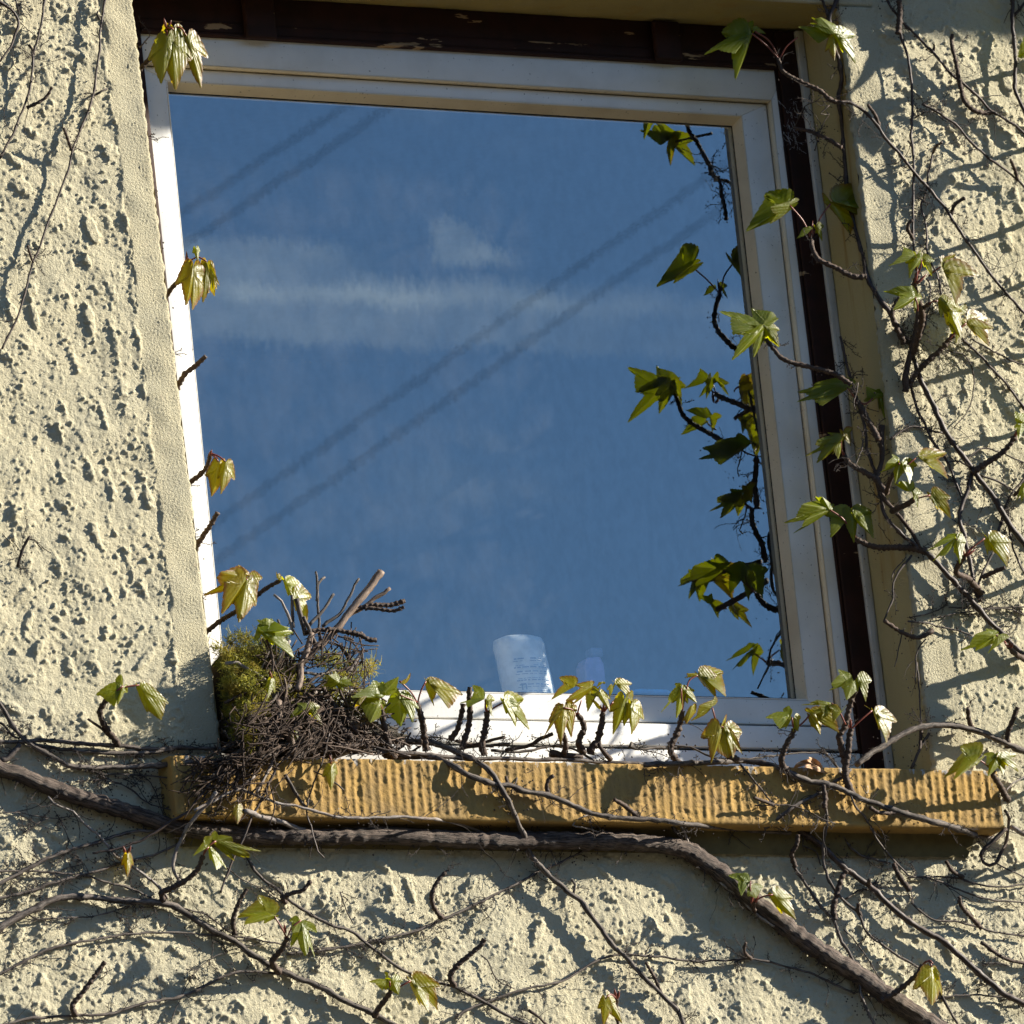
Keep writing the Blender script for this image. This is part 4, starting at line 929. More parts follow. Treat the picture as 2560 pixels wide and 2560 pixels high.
# ---------------------------------------------------------------- left wall
v = Vine('thin vine climbing the left wall nearest the window band', '1', '600,-60 590,0 575,100 560,180 560,280 540,400 525,520 490,640 440,750 405,842 380,960 330,1100 270,1250 230,1370 185,1472 150,1600 110,1750 60,1860 10,1960', 3.4, 3.2, M_YOUNG, out=(.006, .006), dens=.7)
v.shoot('1', '402,845 380,780 357,718', 4.5, out=(.006, .018)); v.shoot('1', '185,1475 166,1420 155,1380', 3.6, out=(.006, .016)); v.branch('1', '540,530 570,512 602,498', 4, 3, M_DRY); v.branch('1', '560,110 545,80 552,60', 4, 3); v.done()
v = Vine('thin vine on the far left wall with a knobbly side spur', '1', '255,-50 250,0 235,120 200,260 188,320 180,420 155,542 120,640 70,760 0,890', 3.4, 3.6, M_YOUNG, out=(.006, .006), dens=.7); v.shoot('1', '150,605 195,585 240,560 270,530 292,488', 5, out=(.002, .02)); v.branch('1', '192,310 180,275 160,250', 4, 4, M_SPUR); v.done()
v = Vine('short dark vine curling out of the upper left corner', '1', '-60,0 0,12 60,50 100,110 90,180 60,262 0,345', 5, 3, M_YOUNG, out=(.004, .004)); v.branch('1', '70,-60 90,0 105,80', 3); v.done()
v = Vine('lone broken stub with dry tuft on the lower left wall', '4', '98,1275 125,1180 145,1135 170,1102', 4.5, 4, M_DRY, out=(.002, .018), dens=2.0); v.done()
# hidden stem in the left reveal with the shoots that poke out past the plaster edge
v = Vine('stem inside the left reveal with spurs and leaves poking past the plaster edge', 'p', '336,60 336,115 338,160 344,200 362,380 378,560 396,700 420,860 450,1180 480,1420 500,1600', 4, 5, M_YOUNG, y=(.085, .06, .05, .05, .05, .05), dens=.3)
def lf(pts, r, leaves, tile, **k): v.shoot(tile, pts, r, leaves, y=(.055, .01), wallgap=None, dry=False, **k)
v.branch('1', '785,270 815,230 842,202', 2.5, 2, y=(.06, .05))
lf('770,400 800,375 830,340 862,312 900,250 935,165', 7, [(.35, '940,205 865,330 905,470 950,300'), (.5, '965,175 955,300 985,512 1020,330'), (.4, '975,165 945,260 1010,410 1040,260'), (.65, '1045,200 1040,380 1130,502 1140,330'), (.3, '970,170 960,170 1030,300 1045,210')], '1', pet=['935,165 940,190 942,208', '935,160 960,155 975,168', '938,158 1010,155 1045,200'], bud='935,160 920,100 945,158 962,112')
lf('925,1680 960,1625 985,1595 1005,1578 1035,1530 1050,1475', 6.5, [(.75, '1080,1490 1010,1600 1045,1722 1085,1600'), (.7, '1085,1492 1075,1600 1080,1745 1140,1640'), (.55, '1162,1470 1125,1580 1140,1700 1190,1620'), (.6, '1165,1470 1140,1590 1205,1665 1212,1610'), (.6, '1090,1500 1080,1560 1115,1560 1120,1520'), (.2, '1100,1395 1080,1420 1112,1470 1125,1410')], '1', pet=['1050,1475 1062,1462 1080,1490', '1052,1472 1110,1445 1162,1470'], bud='1050,1475 1048,1412')
lf('985,285 1010,240 1040,190 1090,152 1125,120 1155,92', 7.5, [], '4')
lf('1045,825 1080,790 1120,760 1165,705 1180,640', 7, [(.7, '1225,682 1183,760 1192,882 1235,780'), (.65, '1265,682 1240,780 1240,868 1298,780')], '4', pet=['1180,640 1200,650 1225,682', '1182,635 1230,655 1265,682'], bud='1178,650 1190,615')
lf('1085,1200 1105,1160 1140,1100 1175,1050 1200,1010 1222,968', 7.5, [], '4')
lf('1130,1665 1160,1638 1250,1570 1350,1510 1430,1445 1500,1392 1575,1350', 7, [(.85, '1375,1335 1135,1438 1240,1300 1340,1262'), (.8, '1378,1335 1215,1330 1245,1545 1345,1440'), (.6, '1385,1340 1330,1480 1340,1590 1410,1480'), (.7, '1390,1335 1395,1420 1440,1440 1475,1335'), (.8, '1560,1345 1550,1300 1570,1310 1600,1340'), (.3, '1590,1345 1625,1430 1680,1520 1720,1420'), (.55, '1640,1420 1680,1510 1730,1610 1732,1450')], '4', pet=['1425,1450 1410,1385 1378,1335'])
v.done()
# ---------------------------------------------------------------- right side
v = Vine('main brown stem climbing the right reveal edge and crossing onto the wall', [('3', '895,-70 880,0 850,65 838,110 868,270 890,330 903,400 908,450 892,530 895,605 912,700 920,800 930,950 937,1050 958,1190 990,1300 1020,1400 1040,1500 1050,1555 1100,1650 1180,1760 1240,1870'), ('6', '1290,10 1310,100 1350,220 1400,322 1450,432 1500,532 1560,612 1640,722 1690,792 1760,882 1810,972 1870,1062 1970,1190')], '', 6.5, 9, M_YOUNG, seg=10, y=(-.012, -.005, .012, .03, .035, .03, .01, -.010, -.014, -.014, -.014, -.014, -.014, -.014), dens=1.2)
v.branch('3', '770,-60 800,0 835,95', 5, 5, M_YOUNG)
K = dict(wallgap=None)
v.shoot('3', '895,575 860,568 830,550 790,512 700,470 620,430 570,390 552,330', 7, [(.15, '400,185 160,330 310,300 330,130'), (.2, '398,185 230,180 310,455 370,300'), (.25, '415,180 430,160 485,190 460,170'),], pet=['555,330 490,260 405,188', '560,330 600,260 660,210', '556,325 500,230 420,175'], y=(-.015, .0, .02, .03), **K)
v.shoot('3', '880,300 868,260 862,225', 4, [(.15, '860,190 665,150 780,245 760,170'), (.15, '870,190 730,130 790,95 910,150'), (.25, '865,190 920,290 990,360 980,200'), (.7, '862,200 820,290 868,345 880,230'), (.15, '868,190 740,100 800,98 900,160')], y=(-.02, -.07), **K)
v.shoot('3', '905,830 880,812 830,780 770,755 720,735 650,722', 6, y=(-.005, .02, .05), **K)
v.shoot('3', '1045,1552 990,1555 940,1540 880,1505 820,1480 770,1450 742,1390 738,1340', 8, [(.2, '620,1150 520,1200 365,1305 505,1120'), (.3, '615,1150 500,1260 510,1160 650,1110'), (.6, '845,1140 960,1240 955,1320 840,1115'), (.55, '845,1138 1000,1160 1105,1265 990,1085'), (.3, '850,1135 1040,1130 1120,1200 1050,1105'), (.2, '735,1290 655,1340 690,1280 730,1270'), (.3, '765,1270 760,1310 800,1358 810,1270')], pet=['738,1340 690,1240 618,1155', '740,1335 790,1220 845,1145'], bud='738,1340 745,1240', y=(-.015, .0, .03), **K)
v.shoot('6', '960,250 870,190 800,170 720,150 640,130 570,100 530,55 482,-5', 7.5, [(.15, '465,-75 230,-130 300,-30 400,-150'), (.25, '470,-75 370,0 415,100 480,20'), (.15, '470,-80 400,-180 520,-160 555,-120'), (.3, '475,-75 500,20 560,40 560,-60'), (.2, '465,-75 300,-40 295,115 400,40')], y=(-.01, .01, .03), **K)
v.shoot('6', '1290,260 1305,215 1340,170 1400,112 1470,50 1520,-10 1570,-60', 8.5, [(.4, '1540,-130 1450,-270 1465,-190 1600,-200'), (.35, '1560,-100 1530,-30 1550,20 1600,-80'), (.55, '1605,-130 1680,-60 1735,30 1700,-90')], out=(.005, .045))
v.shoot('6', '1640,745 1720,692 1800,640 1850,590 1885,535', 9, [(.15, '1915,480 1875,490 1900,560 1960,470'), (.15, '1915,480 1880,400 1960,420 1990,470')], bud='1880,545 1895,500', out=(.005, .045))
v.branch('6', '1690,762 1780,792 1880,852 1970,900', 4, 3.5); v.branch('6', '1480,520 1420,510 1350,490 1290,490 1230,520 1180,560', 3.6, 3, M_YOUNG); v.branch('6', '1640,720 1560,680 1500,690', 3); v.branch('6', '1590,680 1700,610 1830,640 1950,700', 3, 2.4)
v.branch('3', '640,720 700,600 760,570 800,540', 2, 1.6, y=(.06, .0)); v.branch('3', '760,840 800,700 840,640 790,640 840,590', 2, 1.5, y=(.03, .0)); v.done()
v = Vine('wall stem arcing away from the reveal at upper right with two short spurs', '3', '890,572 960,577 1030,622 1100,692 1150,772 1230,862 1310,962 1400,1062 1500,1182 1560,1282 1640,1392 1730,1522 1820,1632 1970,1800', 5, 4.5, M_YOUNG, out=(.012, .004)); v.shoot('3', '1120,710 1095,645 1055,588', 5.5, out=(.006, .02)); v.shoot('3', '1525,1205 1535,1165 1560,1135 1602,1112', 5.5, out=(.003, .025)); v.done()
v = Vine('straight upright vine on the right wall beside the smooth band', '3', '1230,-60 1230,0 1228,120 1250,232 1280,322 1300,482 1305,622 1300,762 1312,902 1310,1052 1308,1252 1315,1432 1325,1520', 4.4, 3.6, M_YOUNG, out=(.01, .004)); v.shoot('3', '1225,190 1232,120 1235,45 1230,0', 8.5, out=(.008, .012)); v.shoot('3', '1312,1345 1280,1290 1285,1255 1305,1235', 5.5, out=(.003, .02)); v.branch('3', '1280,790 1300,830 1312,900', 3); v.done()
v = Vine('vine from the top edge slanting to the right edge with a long upright spur', '3', '1140,-40 1160,0 1230,100 1340,212 1420,292 1500,392 1580,462 1660,532 1750,622 1850,682 1970,780', 4, 4.6, M_YOUNG, out=(.006, .006)); v.shoot('3', '1745,632 1690,632 1640,612 1595,562 1572,470 1548,345 1525,245 1530,192', 7, out=(.002, .02)); v.shoot('3', '1420,295 1428,262 1425,250', 4, out=(.003, .012)); v.done()
v = Vine('shorter vine on the right wall ending in a dry tuft at its upper end', '3', '1360,583 1450,632 1560,712 1640,802 1740,892 1850,972 1970,1085', 4.2, 3.6, M_YOUNG, out=(.006, .004), dens=1.6); v.shoot('3', '1895,1010 1880,950 1855,895', 5.5, out=(.003, .02)); v.branch('3', '1320,660 1370,630 1420,628', 2.2); v.done()
v = Vine('thick vine at the top right corner forking near the edge', '3', '1858,-60 1870,0 1868,150 1880,302 1882,452 1890,522 1970,720', 6.5, 6, M_YOUNG, out=(.008, .008)); v.branch('3', '1970,-30 1930,20 1875,90', 5, 5, M_YOUNG); v.done()
v = Vine('thin upright stem between two leaning vines on the right wall', '3', '1428,822 1400,952 1380,1082 1352,1152 1370,1222 1385,1302 1390,1420 1420,1500 1450,1560 1470,1670', 3.2, 3, M_YOUNG, dens=1.4); v.shoot('3', '1420,860 1440,820 1470,800', 4); v.done()
v = Vine('bushy knobbly stem rising against the right wall with several bright leaves', [('6', '1270,290 1265,200 1290,100 1310,20'), ('3', '1320,1870 1338,1780 1345,1700')], '', 10, 8, M_SPUR, out=(.006, .012), dens=2.0)
v.shoot('a', '600,1850 650,1650 700,1450 690,1330 640,1150 610,1020 650,900', 9, [(.2, '620,680 295,795 460,660 470,560'), (.25, '630,685 520,760 550,950 640,720'), (.2, '690,690 600,790 555,870 640,720'), (.25, '695,690 740,800 825,925 840,740'), (.15, '612,1170 235,1105 420,1040 580,1030'), (.2, '612,1172 430,1300 355,1330 440,1150'), (.3, '610,1170 600,1290 615,1370 700,1180')], pet=['650,900 640,800 625,690', '655,890 690,790 692,700', '650,1340 640,1240 615,1175'], bud='640,1010 760,890 620,1000 650,820', out=(.012, .12))
v.shoot('a', '680,1400 720,1310 790,1250', 7, [(.6, '920,780 1010,740 1180,800 1100,700'), (.6, '925,800 1180,780 1110,1265 1270,950'), (.3, '890,1200 905,1380 930,1430 1050,1210'), (.35, '900,1180 1010,1420 1060,1330 1130,1310'), (.4, '1000,1280 1040,1480 1180,1680 1130,1340'), (.3, '1060,1500 1060,1610 1170,1660 1230,1510'), (.6, '1232,1470 1370,1540 1450,1740 1400,1500'), (.6, '1235,1475 1430,1560 1515,1775 1490,1620')], pet=['790,1250 840,1220 892,1222', '780,920 850,860 925,805', '1030,1680 1130,1570 1232,1490'], out=(.015, .11))
v.shoot('6', '1260,20 1220,-60 1190,-140 1215,-210 1235,-240', 8, out=(.005, .03)); v.branch('a', '620,1740 720,1590 760,1400 790,1200 810,1060 760,950', 3.2, 2.6, M_YOUNG); v.branch('3', '1450,1560 1470,1670 1490,1720', 2.6); v.done()
v = Vine('dark tangled stem on the right jamb edge with leaves over the white frame', '6', '1010,20 900,-20 940,150 990,322 1040,502 1050,622 1090,722 1120,852 1140,952 1180,1022 1250,1092 1320,1152 1375,1185'.replace('1010,20 ', ''), 4, 6, M_YOUNG, y=(.03, .03, .03, .03, .02, -.008, -.012), dens=2.0)
v.branch('6', '1135,480 1130,560 1135,680 1105,760 1130,860 1190,942 1250,1012 1310,1092 1352,1172', 10, 5, M_SPUR, y=(.012, .012, .005, -.012, -.013))
v.shoot('6', '1115,560 1090,510 1060,460 1030,400 1000,355 985,330', 9, [(.2, '962,255 655,350 760,240 880,200'), (.2, '965,258 660,290 800,370 860,300'), (.15, '1105,300 1030,345 1045,260 1110,280'), (.15, '1110,300 1040,330 1090,330 1190,320'), (.2, '1115,305 1130,390 1155,470 1200,380'), (.15, '1112,302 1150,280 1205,350 1190,440')], pet=['985,330 965,300 940,270', '990,330 1040,360 1100,310'], bud='1000,360 985,340', y=(-.012, .0, .02), **K)
v.shoot('6', '1165,865 1130,820 1100,780 1040,745 960,700 922,650', 8.5, [(.3, '905,545 700,655 770,560 830,520'), (.35, '905,548 760,590 765,695 850,640'), (.35, '905,545 830,600 890,670 912,600'), (.9, '910,545 915,510 960,600 970,490')], pet=['922,650 905,600 905,552'], bud='928,655 905,615', y=(-.012, .005, .03), **K)
v.shoot('6', '1160,850 1175,800 1195,760 1220,720', 7, [(.2, '1230,690 1120,745 1160,690 1190,640'), (.25, '1232,692 1200,740 1208,805 1260,740'), (.25, '1240,690 1290,740 1290,812 1318,710'), (.65, '1320,655 1305,640 1370,660 1420,650'), (.65, '1330,660 1440,700 1505,785 1480,660')], pet=['1225,715 1228,700 1232,692', '1240,740 1290,690 1325,665'], out=(.01, .12), **K)
v.shoot('6', '1190,960 1230,945 1270,925 1310,900', 9, [(.15, '1290,850 1200,805 1240,790 1310,790'), (.2, '1295,850 1255,890 1290,850 1340,870'), (.3, '1300,850 1320,900 1335,945 1360,860'), (.35, '1405,870 1430,930 1455,950 1470,880'), (.55, '1410,865 1465,930 1525,1005 1500,900')], pet=['1310,900 1350,885 1405,872'], out=(.008, .11), **K)
v.branch('6', '1030,560 1020,620 990,700 1010,720', 2.4, 2); v.branch('6', '1000,240 980,340 985,390', 2.4, 2); v.done()
v = Vine('lower right stem running from the jamb corner down to the right edge', '6', '1362,1172 1450,1262 1530,1342 1600,1422 1660,1492 1720,1562 1800,1642 1870,1712 1970,1810', 8, 9, M_YOUNG, out=(.004, .004), seg=10, dens=1.5)
v.shoot('6', '1380,1190 1300,1168 1200,1165 1100,1162 1030,1140 988,1118', 9.5, [(.2, '835,950 580,1030 690,920 760,885'), (.2, '835,955 620,1065 700,1010 800,960'), (.15, '835,950 760,880 800,880 850,920'), (.2, '960,975 835,1000 850,1115 900,950'), (.2, '962,978 900,1020 980,1142 1005,1020'), (.2, '965,975 1030,1030 1092,1115 1060,970')], pet=['988,1118 920,1010 840,952', '988,1118 970,1050 962,985'], y=(-.012, .0, .02), **K)
v.shoot('6', '1690,1420 1620,1342 1555,1310 1560,1270 1600,1212', 9, [(.15, '1545,1110 1385,1185 1450,1130 1500,1090'), (.2, '1548,1115 1420,1245 1490,1210 1545,1150'), (.25, '1550,1115 1540,1190 1575,1255 1605,1130'), (.4, '1715,1110 1690,1090 1760,1180 1740,1200'), (.45, '1720,1108 1790,1170 1840,1275 1830,1150')], pet=['1600,1212 1580,1160 1550,1118', '1605,1210 1650,1160 1710,1115'], bud='1600,1215 1640,1160 1605,1215 1660,1175', out=(.006, .11))
v.shoot('6', '1932,1790 1880,1760 1845,1720', 8, [(.15, '1770,1655 1570,1745 1660,1650 1720,1620'), (.2, '1775,1660 1650,1740 1660,1745 1760,1690'), (.2, '1790,1660 1730,1760 1780,1720 1850,1670')], pet=['1845,1720 1810,1680 1775,1660'], bud='1850,1725 1820,1700 1855,1725 1850,1690 1860,1730 1870,1700', out=(.006, .045))
v.shoot('6', '1700,1335 1720,1322 1770,1300 1825,1278', 7, out=(.002, .03)); v.branch('6', '1665,1400 1720,1262 1762,1190', 4.5, 4); v.branch('6', '1280,1580 1400,1592 1440,1612 1560,1632 1640,1662', 3.2, 2.6); v.branch('6', '1510,1502 1600,1508 1700,1506 1850,1500 1960,1498', 2.6); v.branch('6', '1290,1560 1420,1530 1500,1490', 2); v.branch('6', '1450,1560 1560,1535 1650,1520 1760,1510 1860,1512 1960,1560', 2.4); v.done()
v = Vine('slim dark stem threading behind the right hand spurs to the lower fork', '6', '1290,240 1330,382 1380,482 1420,572 1490,662 1540,782 1592,912', 4.6, 4, M_YOUNG, dens=1.6); v.done()
v = Vine('middle stem dropping from the big right spur to the lower stem', '6', '1640,738 1612,852 1580,942 1570,1002 1590,1082 1610,1162 1632,1262 1652,1382 1690,1470', 7, 6.5, M_YOUNG, dens=1.5); v.done()
v = Vine('long leaning vine entering the right edge above the middle leaf', [('3', '1800,1925'), ('6', '1580,-10 1700,102 1800,212 1880,312 1970,430')][1:], '', 4.2, 4, M_YOUNG); v.branch('6', '1640,-5 1760,62 1880,122 1970,150', 3.2, 3); v.branch('6', '1500,60 1600,90 1650,200 1640,330 1600,420 1540,490', 2.6, 1.8); v.done()
v = Vine('thin stem looping down at the right edge below the middle leaf', '6', '1970,740 1932,780 1850,882 1820,962 1780,1100 1840,960 1850,1080 1880,1200 1932,1310', 3.6, 3, M_YOUNG); v.shoot('6', '1880,870 1900,850 1920,820', 5, [(.15, '1932,800 1890,900 1920,910 1960,820')], out=(.005, .03)); v.done()
v = Vine('dangling dead twig in front of the right reveal with a knobbly hooked end', '6', '1300,1210 1240,1282 1200,1362 1197,1452 1170,1520 1145,1575', 4, 2.6, M_DRY, out=(.002, .012), dens=.6); v.shoot('6', '1420,1630 1380,1655 1330,1672 1240,1640 1190,1605 1146,1578', 6.5, out=(.0, .02), dry=False, **K); v.branch('6', '1260,1620 1235,1700 1205,1835', 2, 1.6, M_DRY, out=(.004, .01)); v.branch('6', '1380,1680 1330,1760 1325,1932', 2.4, 2.2, M_DRY, out=(.004, .004)); v.branch('6', '1270,1220 1200,1300 1190,1350', 2); v.done()
v = Vine('stout arched stem springing from the sill top over the right jamb', '9', '990,478 1050,430 1100,395 1200,332 1300,280 1400,258 1480,252 1550,258 1680,290 1800,342 1880,380 1970,410', 9, 9.5, M_STEM, out=(.02, .006), seg=10)
v.shoot('9', '1640,268 1622,220 1616,158', 7, out=(.004, .03)); v.shoot('9', '1842,382 1840,310 1862,240 1897,152', 8, out=(.004, .035)); v.branch('9', '1330,-100 1340,0 1350,150 1355,262', 2.6, 2.4, M_YOUNG); v.branch('9', '1355,262 1352,350 1330,432 1298,494', 6, 4, M_SPUR); v.branch('9', '1400,300 1370,340 1345,380', 5); v.done()
v = Vine('leafy spur and hooked dark shoot at the right end of the sill', 'f', '2040,1150 1930,1090 1840,1030 1770,1000', 8, 7, M_PALE, out=(.006, .004), dens=1.4)
v.shoot('f', '1740,680 1690,600 1630,480 1560,380 1540,310', 9, [(.3, '1380,180 1120,220 960,410 1220,110'), (.3, '1375,185 1240,150 1075,440 1330,200'), (.15, '1590,160 1450,130 1475,260 1560,120'), (.2, '1600,165 1480,280 1490,400 1640,300'), (.35, '1610,160 1760,240 1875,345 1830,150'), (.35, '1605,165 1620,290 1680,390 1730,250')], pet=['1540,310 1450,230 1385,190', '1545,305 1580,240 1595,170'], bud='1550,330 1580,190', y=(-.045, -.085), **K)
v.branch('f', '1700,580 1800,480 1960,380', 3, 2.6, M_PALE, out=(.01, .004)); v.branch('f', '1700,800 1750,900 1740,1050 1710,1200 1640,1340 1590,1440 1520,1470 1440,1430 1410,1350', 5, 5.5, M_SPUR, out=(.012, .02)); v.branch('f', '1410,1350 1450,1270 1550,1180 1640,1090 1720,1020', 7, 7, M_SPUR, out=(.02, .012)); v.branch('f', '1600,1440 1750,1520 1950,1620', 2.6, 2.2); v.done()
v = Vine('shoot with a drooping young leaf rising from the bottom edge right of centre', '8', '1580,1990 1565,1932 1558,1900', 6, 5, M_SPUR, out=(.003, .012)); v.shoot('8', '1562,1920 1550,1860 1555,1790', 6, [(.6, '1490,1790 1445,1840 1480,1945 1530,1870'), (.55, '1500,1790 1500,1880 1590,1930 1540,1800')], pet=['1555,1790 1520,1765 1492,1792'], bud='1552,1790 1540,1730 1558,1790 1570,1740', out=(.008, .035)); v.done()
v = Vine('leafy ivy growing beyond the right edge of the picture', 'p', '2680,-100 2660,300 2690,700 2650,1100 2680,1500 2650,1900 2690,2300', 8, 9, M_YOUNG, dens=.3)
for k in range(13):
    y0 = -40+k*180+random.uniform(-25, 25); x0 = 2665; sx = random.choice((-1, 1, 1)); ex = x0+sx*random.uniform(20, 70)
    ls = []
    for j in range(3):
        bx_ = ex+random.uniform(-20, 20); by_ = y0-60+random.uniform(-20, 20); ln = random.uniform(70, 120); an = random.uniform(.3, 2.9)
        tx, ty = bx_+ln*math.cos(an), by_+ln*math.sin(an)
        ls.append((random.uniform(.1, .5), '%f,%f %f,%f' % (bx_, by_, max(tx, 2600), ty)))
    v.shoot('p', '%f,%f %f,%f %f,%f' % (x0, y0, (x0+ex)/2, y0-20, ex, y0-60), 8, ls, out=(.005, random.uniform(.05, .10)), dry=False)
v.done()
# ---------------------------------------------------------------- the nest
nest = empty('bird_nest', UP(690, 1880, .0)); tag(nest, 'moss and twig bird nest built in the left corner of the window sill', 'bird nest')
NR = random.Random(3)
def nd(px, py, y): return UP(px, py, y)
# dark core
vs = []; fs = []; U_, Vn = 28, 14
cN = UP(665, 1745, .045)
def core_pt(a, b):
    x = math.cos(b)*math.cos(a); y = math.cos(b)*math.sin(a); z = math.sin(b)
    k = 1+.16*mnoise.noise(Vector((x*2+5, y*2, z*2)))
    return cN+Vector((x*.090*k, y*.045*k, z*.074*k-.045*max(0, x)))
for j in range(Vn+1):
    for i in range(U_): vs.append(core_pt(2*math.pi*i/U_, -math.pi/2+math.pi*j/Vn))
for j in range(Vn):
    for i in range(U_): fs.append((j*U_+i, j*U_+(i+1) % U_, (j+1)*U_+(i+1) % U_, (j+1)*U_+i))
mesh_obj('nest_core', vs, fs, plain('nest soil', (0.028, 0.022, 0.014), .95), nest)
vs = []; fs = []
cB = UP(765, 1838, .035)
for j in range(Vn+1):
    for i in range(U_):
        a = 2*math.pi*i/U_; b = -math.pi/2+math.pi*j/Vn; q3 = Vector((math.cos(b)*math.cos(a), math.cos(b)*math.sin(a), math.sin(b)))
        k = 1+.22*mnoise.noise(q3*3); vs.append(cB+Vector((q3.x*.145*k, q3.y*.048, q3.z*.036*k*(1.1-.75*max(0, q3.x)))))
for j in range(Vn):
    for i in range(U_): fs.append((j*U_+i, j*U_+(i+1) % U_, (j+1)*U_+(i+1) % U_, (j+1)*U_+i))
mesh_obj('nest_base', vs, fs, bpy.data.materials['nest soil'], nest)
# moss strands
mv = []; mf = []; mt_ = []
def strand(p0, d0, ln, w, tone):
    d0 = d0.normalized(); s_ = d0.cross(Vector((NR.gauss(0, 1), NR.gauss(0, 1), NR.gauss(0, 1)))).normalized(); bend = Vector((NR.gauss(0, 1.0), NR.gauss(0, .8), NR.gauss(-.3, .9)))
    p_ = p0.copy(); d_ = d0; n0 = len(mv)
    for k in range(4):
        ww = w*(1-.25*k); mv.append(p_+s_*ww); mv.append(p_-s_*ww); mt_.extend([tone, tone])
        d_ = (d_+bend*.45).normalized(); p_ = p_+d_*ln/3
    for k in range(3): a = n0+2*k; mf.append((a, a+1, a+3, a+2))
blobs = [(560, 1640, .020, 46, 34), (640, 1625, .02, 40, 34), (600, 1690, .0, 60, 45), (690, 1660, .02, 46, 44), (560, 1740, .01, 40, 50), (640, 1760, -.01, 55, 45), (730, 1720, .0, 50, 45), (820, 1650, .03, 34, 22), (880, 1675, .02, 40, 26), (920, 1668, .02, 20, 18), (850, 1720, .0, 50, 40), (570, 1810, .0, 40, 42), (640, 1830, -.005, 40, 34), (900, 1760, -.005, 34, 30), (760, 1800, -.01, 40, 30), (600, 1600, .03, 30, 20), (690, 1600, .03, 30, 20)]
blobs += [(620, 1770, -.040, 50, 18), (610, 1845, -.04, 50, 26), (560, 1850, -.035, 26, 30), (650, 1705, -.028, 56, 30)]
for (bx_, by_, yy, rx, ry) in blobs:
    tb = NR.uniform(-.18, .10)-(.12 if yy < -.025 else 0); dk_ = 1 if by_ < 1730 else .72
    for k in range(int(rx*ry*(.85 if yy > -.025 else .45))):
        a = NR.uniform(0, 6.283); q_ = math.sqrt(NR.random()); px_ = bx_+rx*q_*math.cos(a); py_ = by_+ry*q_*math.sin(a)
        dome = math.sqrt(max(0, 1-q_*q_))
        y = yy-.012-.022*dome+NR.uniform(-.006, .010)+.012*mnoise.noise(Vector((px_*.045, py_*.045, 2)))
        p0 = UP(px_, py_, y)
        if mnoise.noise(p0*75) < -.16 and NR.random() < .85: continue
        if p0.x < .006+edge_shift(p0.z): p0.x = .006+edge_shift(p0.z)+NR.uniform(0, .006)
        d0 = Vector((math.cos(a)*q_*.8+NR.gauss(0, .6), -.5*dome+NR.gauss(0, .5), -math.sin(a)*q_*.7+NR.gauss(.1, .6)))
        strand(p0, d0, NR.uniform(.004, .010), NR.uniform(.0004, .0009), min(1, max(0, (.40+tb+.55*mnoise.noise(p0*45)+NR.gauss(0, .2)))))
for k in range(130):    # loose ends standing up
    c = NR.choice([(560, 1610), (600, 1590), (650, 1595), (700, 1600), (830, 1625), (860, 1640), (925, 1655), (915, 1690)]); p0 = UP(c[0]+NR.gauss(0, 18), c[1]+NR.gauss(0, 8), NR.uniform(0, .03))
    strand(p0, Vector((NR.gauss(0, .6), NR.gauss(-.1, .3), 1)), NR.uniform(.010, .022), .0006, NR.uniform(.3, .9))
ms = mesh_obj('moss', mv, mf, M_MOSS, nest, True, None, {'tone': mt_}); ms['kind'] = 'stuff'
def twig(tile, pts, r, mat=M_STEM, y=(-.01, -.03), knob=False, r1=None):
    st = 2.6 if knob else 8
    r *= .86; P_ = path3(tile, pts, st, r, y=y); n = len(P_); s_ = NR.random()*50; r1 = r*.75 if r1 is None else r1
    if knob:
        per = NR.uniform(4.5, 6); rad = [r*PXM*(.84+.26*math.exp(-((((i/per)+s_) % 1-.5)/.2)**2)+.18*mnoise.noise(Vector((i*.22, s_, 3)))) for i in range(n)]
    else: rad = [(r+(r1-r)*i/(n-1))*PXM*(1+.14*mnoise.noise(Vector((i*.5, s_, 0)))) for i in range(n)]
    v_, f_, uv_ = tube(P_, rad, 8 if r > 4 else 6, knob=1.7 if knob else 0, seed=s_)
    return mesh_obj('twig', v_, f_, mat, nest, True, uv_)
twig('n', '800,910 960,755 1080,645 1180,535 1280,405 1400,262 1522,92', 9, M_TAN, (-.02, -.03), r1=9)
twig('n', '1200,500 1300,420 1380,380 1480,305 1595,228', 6, M_TAN, (-.01, -.03))
twig('n', '1230,440 1350,392 1450,362 1600,362 1712,328', 7, M_SPUR, (-.02, -.04), True); twig('n', '1390,392 1440,388 1520,398 1600,408 1660,400 1705,375', 5.5, M_SPUR, (-.03, -.05), True)
twig('n', '905,585 1060,560 1200,572 1350,602 1420,640 1485,645', 7, M_SPUR, (-.02, -.045), True); twig('n', '1350,602 1365,585', 5, M_SPUR, (-.035, -.04), True)
twig('n', '965,595 930,720 880,832 872,950 850,1055', 8, M_TAN, (-.03, -.045), r1=8)
twig('n', '690,1135 700,1240 740,1340 790,1430 825,1555', 10, M_TAN, (-.045, -.055), r1=9); twig('n', '690,1140 730,1165 785,1145', 9, M_TAN, (-.045, -.03))
twig('n', '790,1025 700,1060 590,1180 500,1235 440,1250', 9, M_STEM, (-.04, -.05)); twig('n', '555,1250 600,1300 665,1330', 7, M_TAN, (-.045, -.05))
twig('n', '1030,650 1022,450 1010,260 996,92', 4, M_STEM, (-.02, -.02)); twig('n', '1005,330 1015,190 1070,138', 4, M_STEM, (-.02, -.02)); twig('n', '945,525 1050,410 1100,340 1142,275', 5, M_STEM, (-.02, -.02))
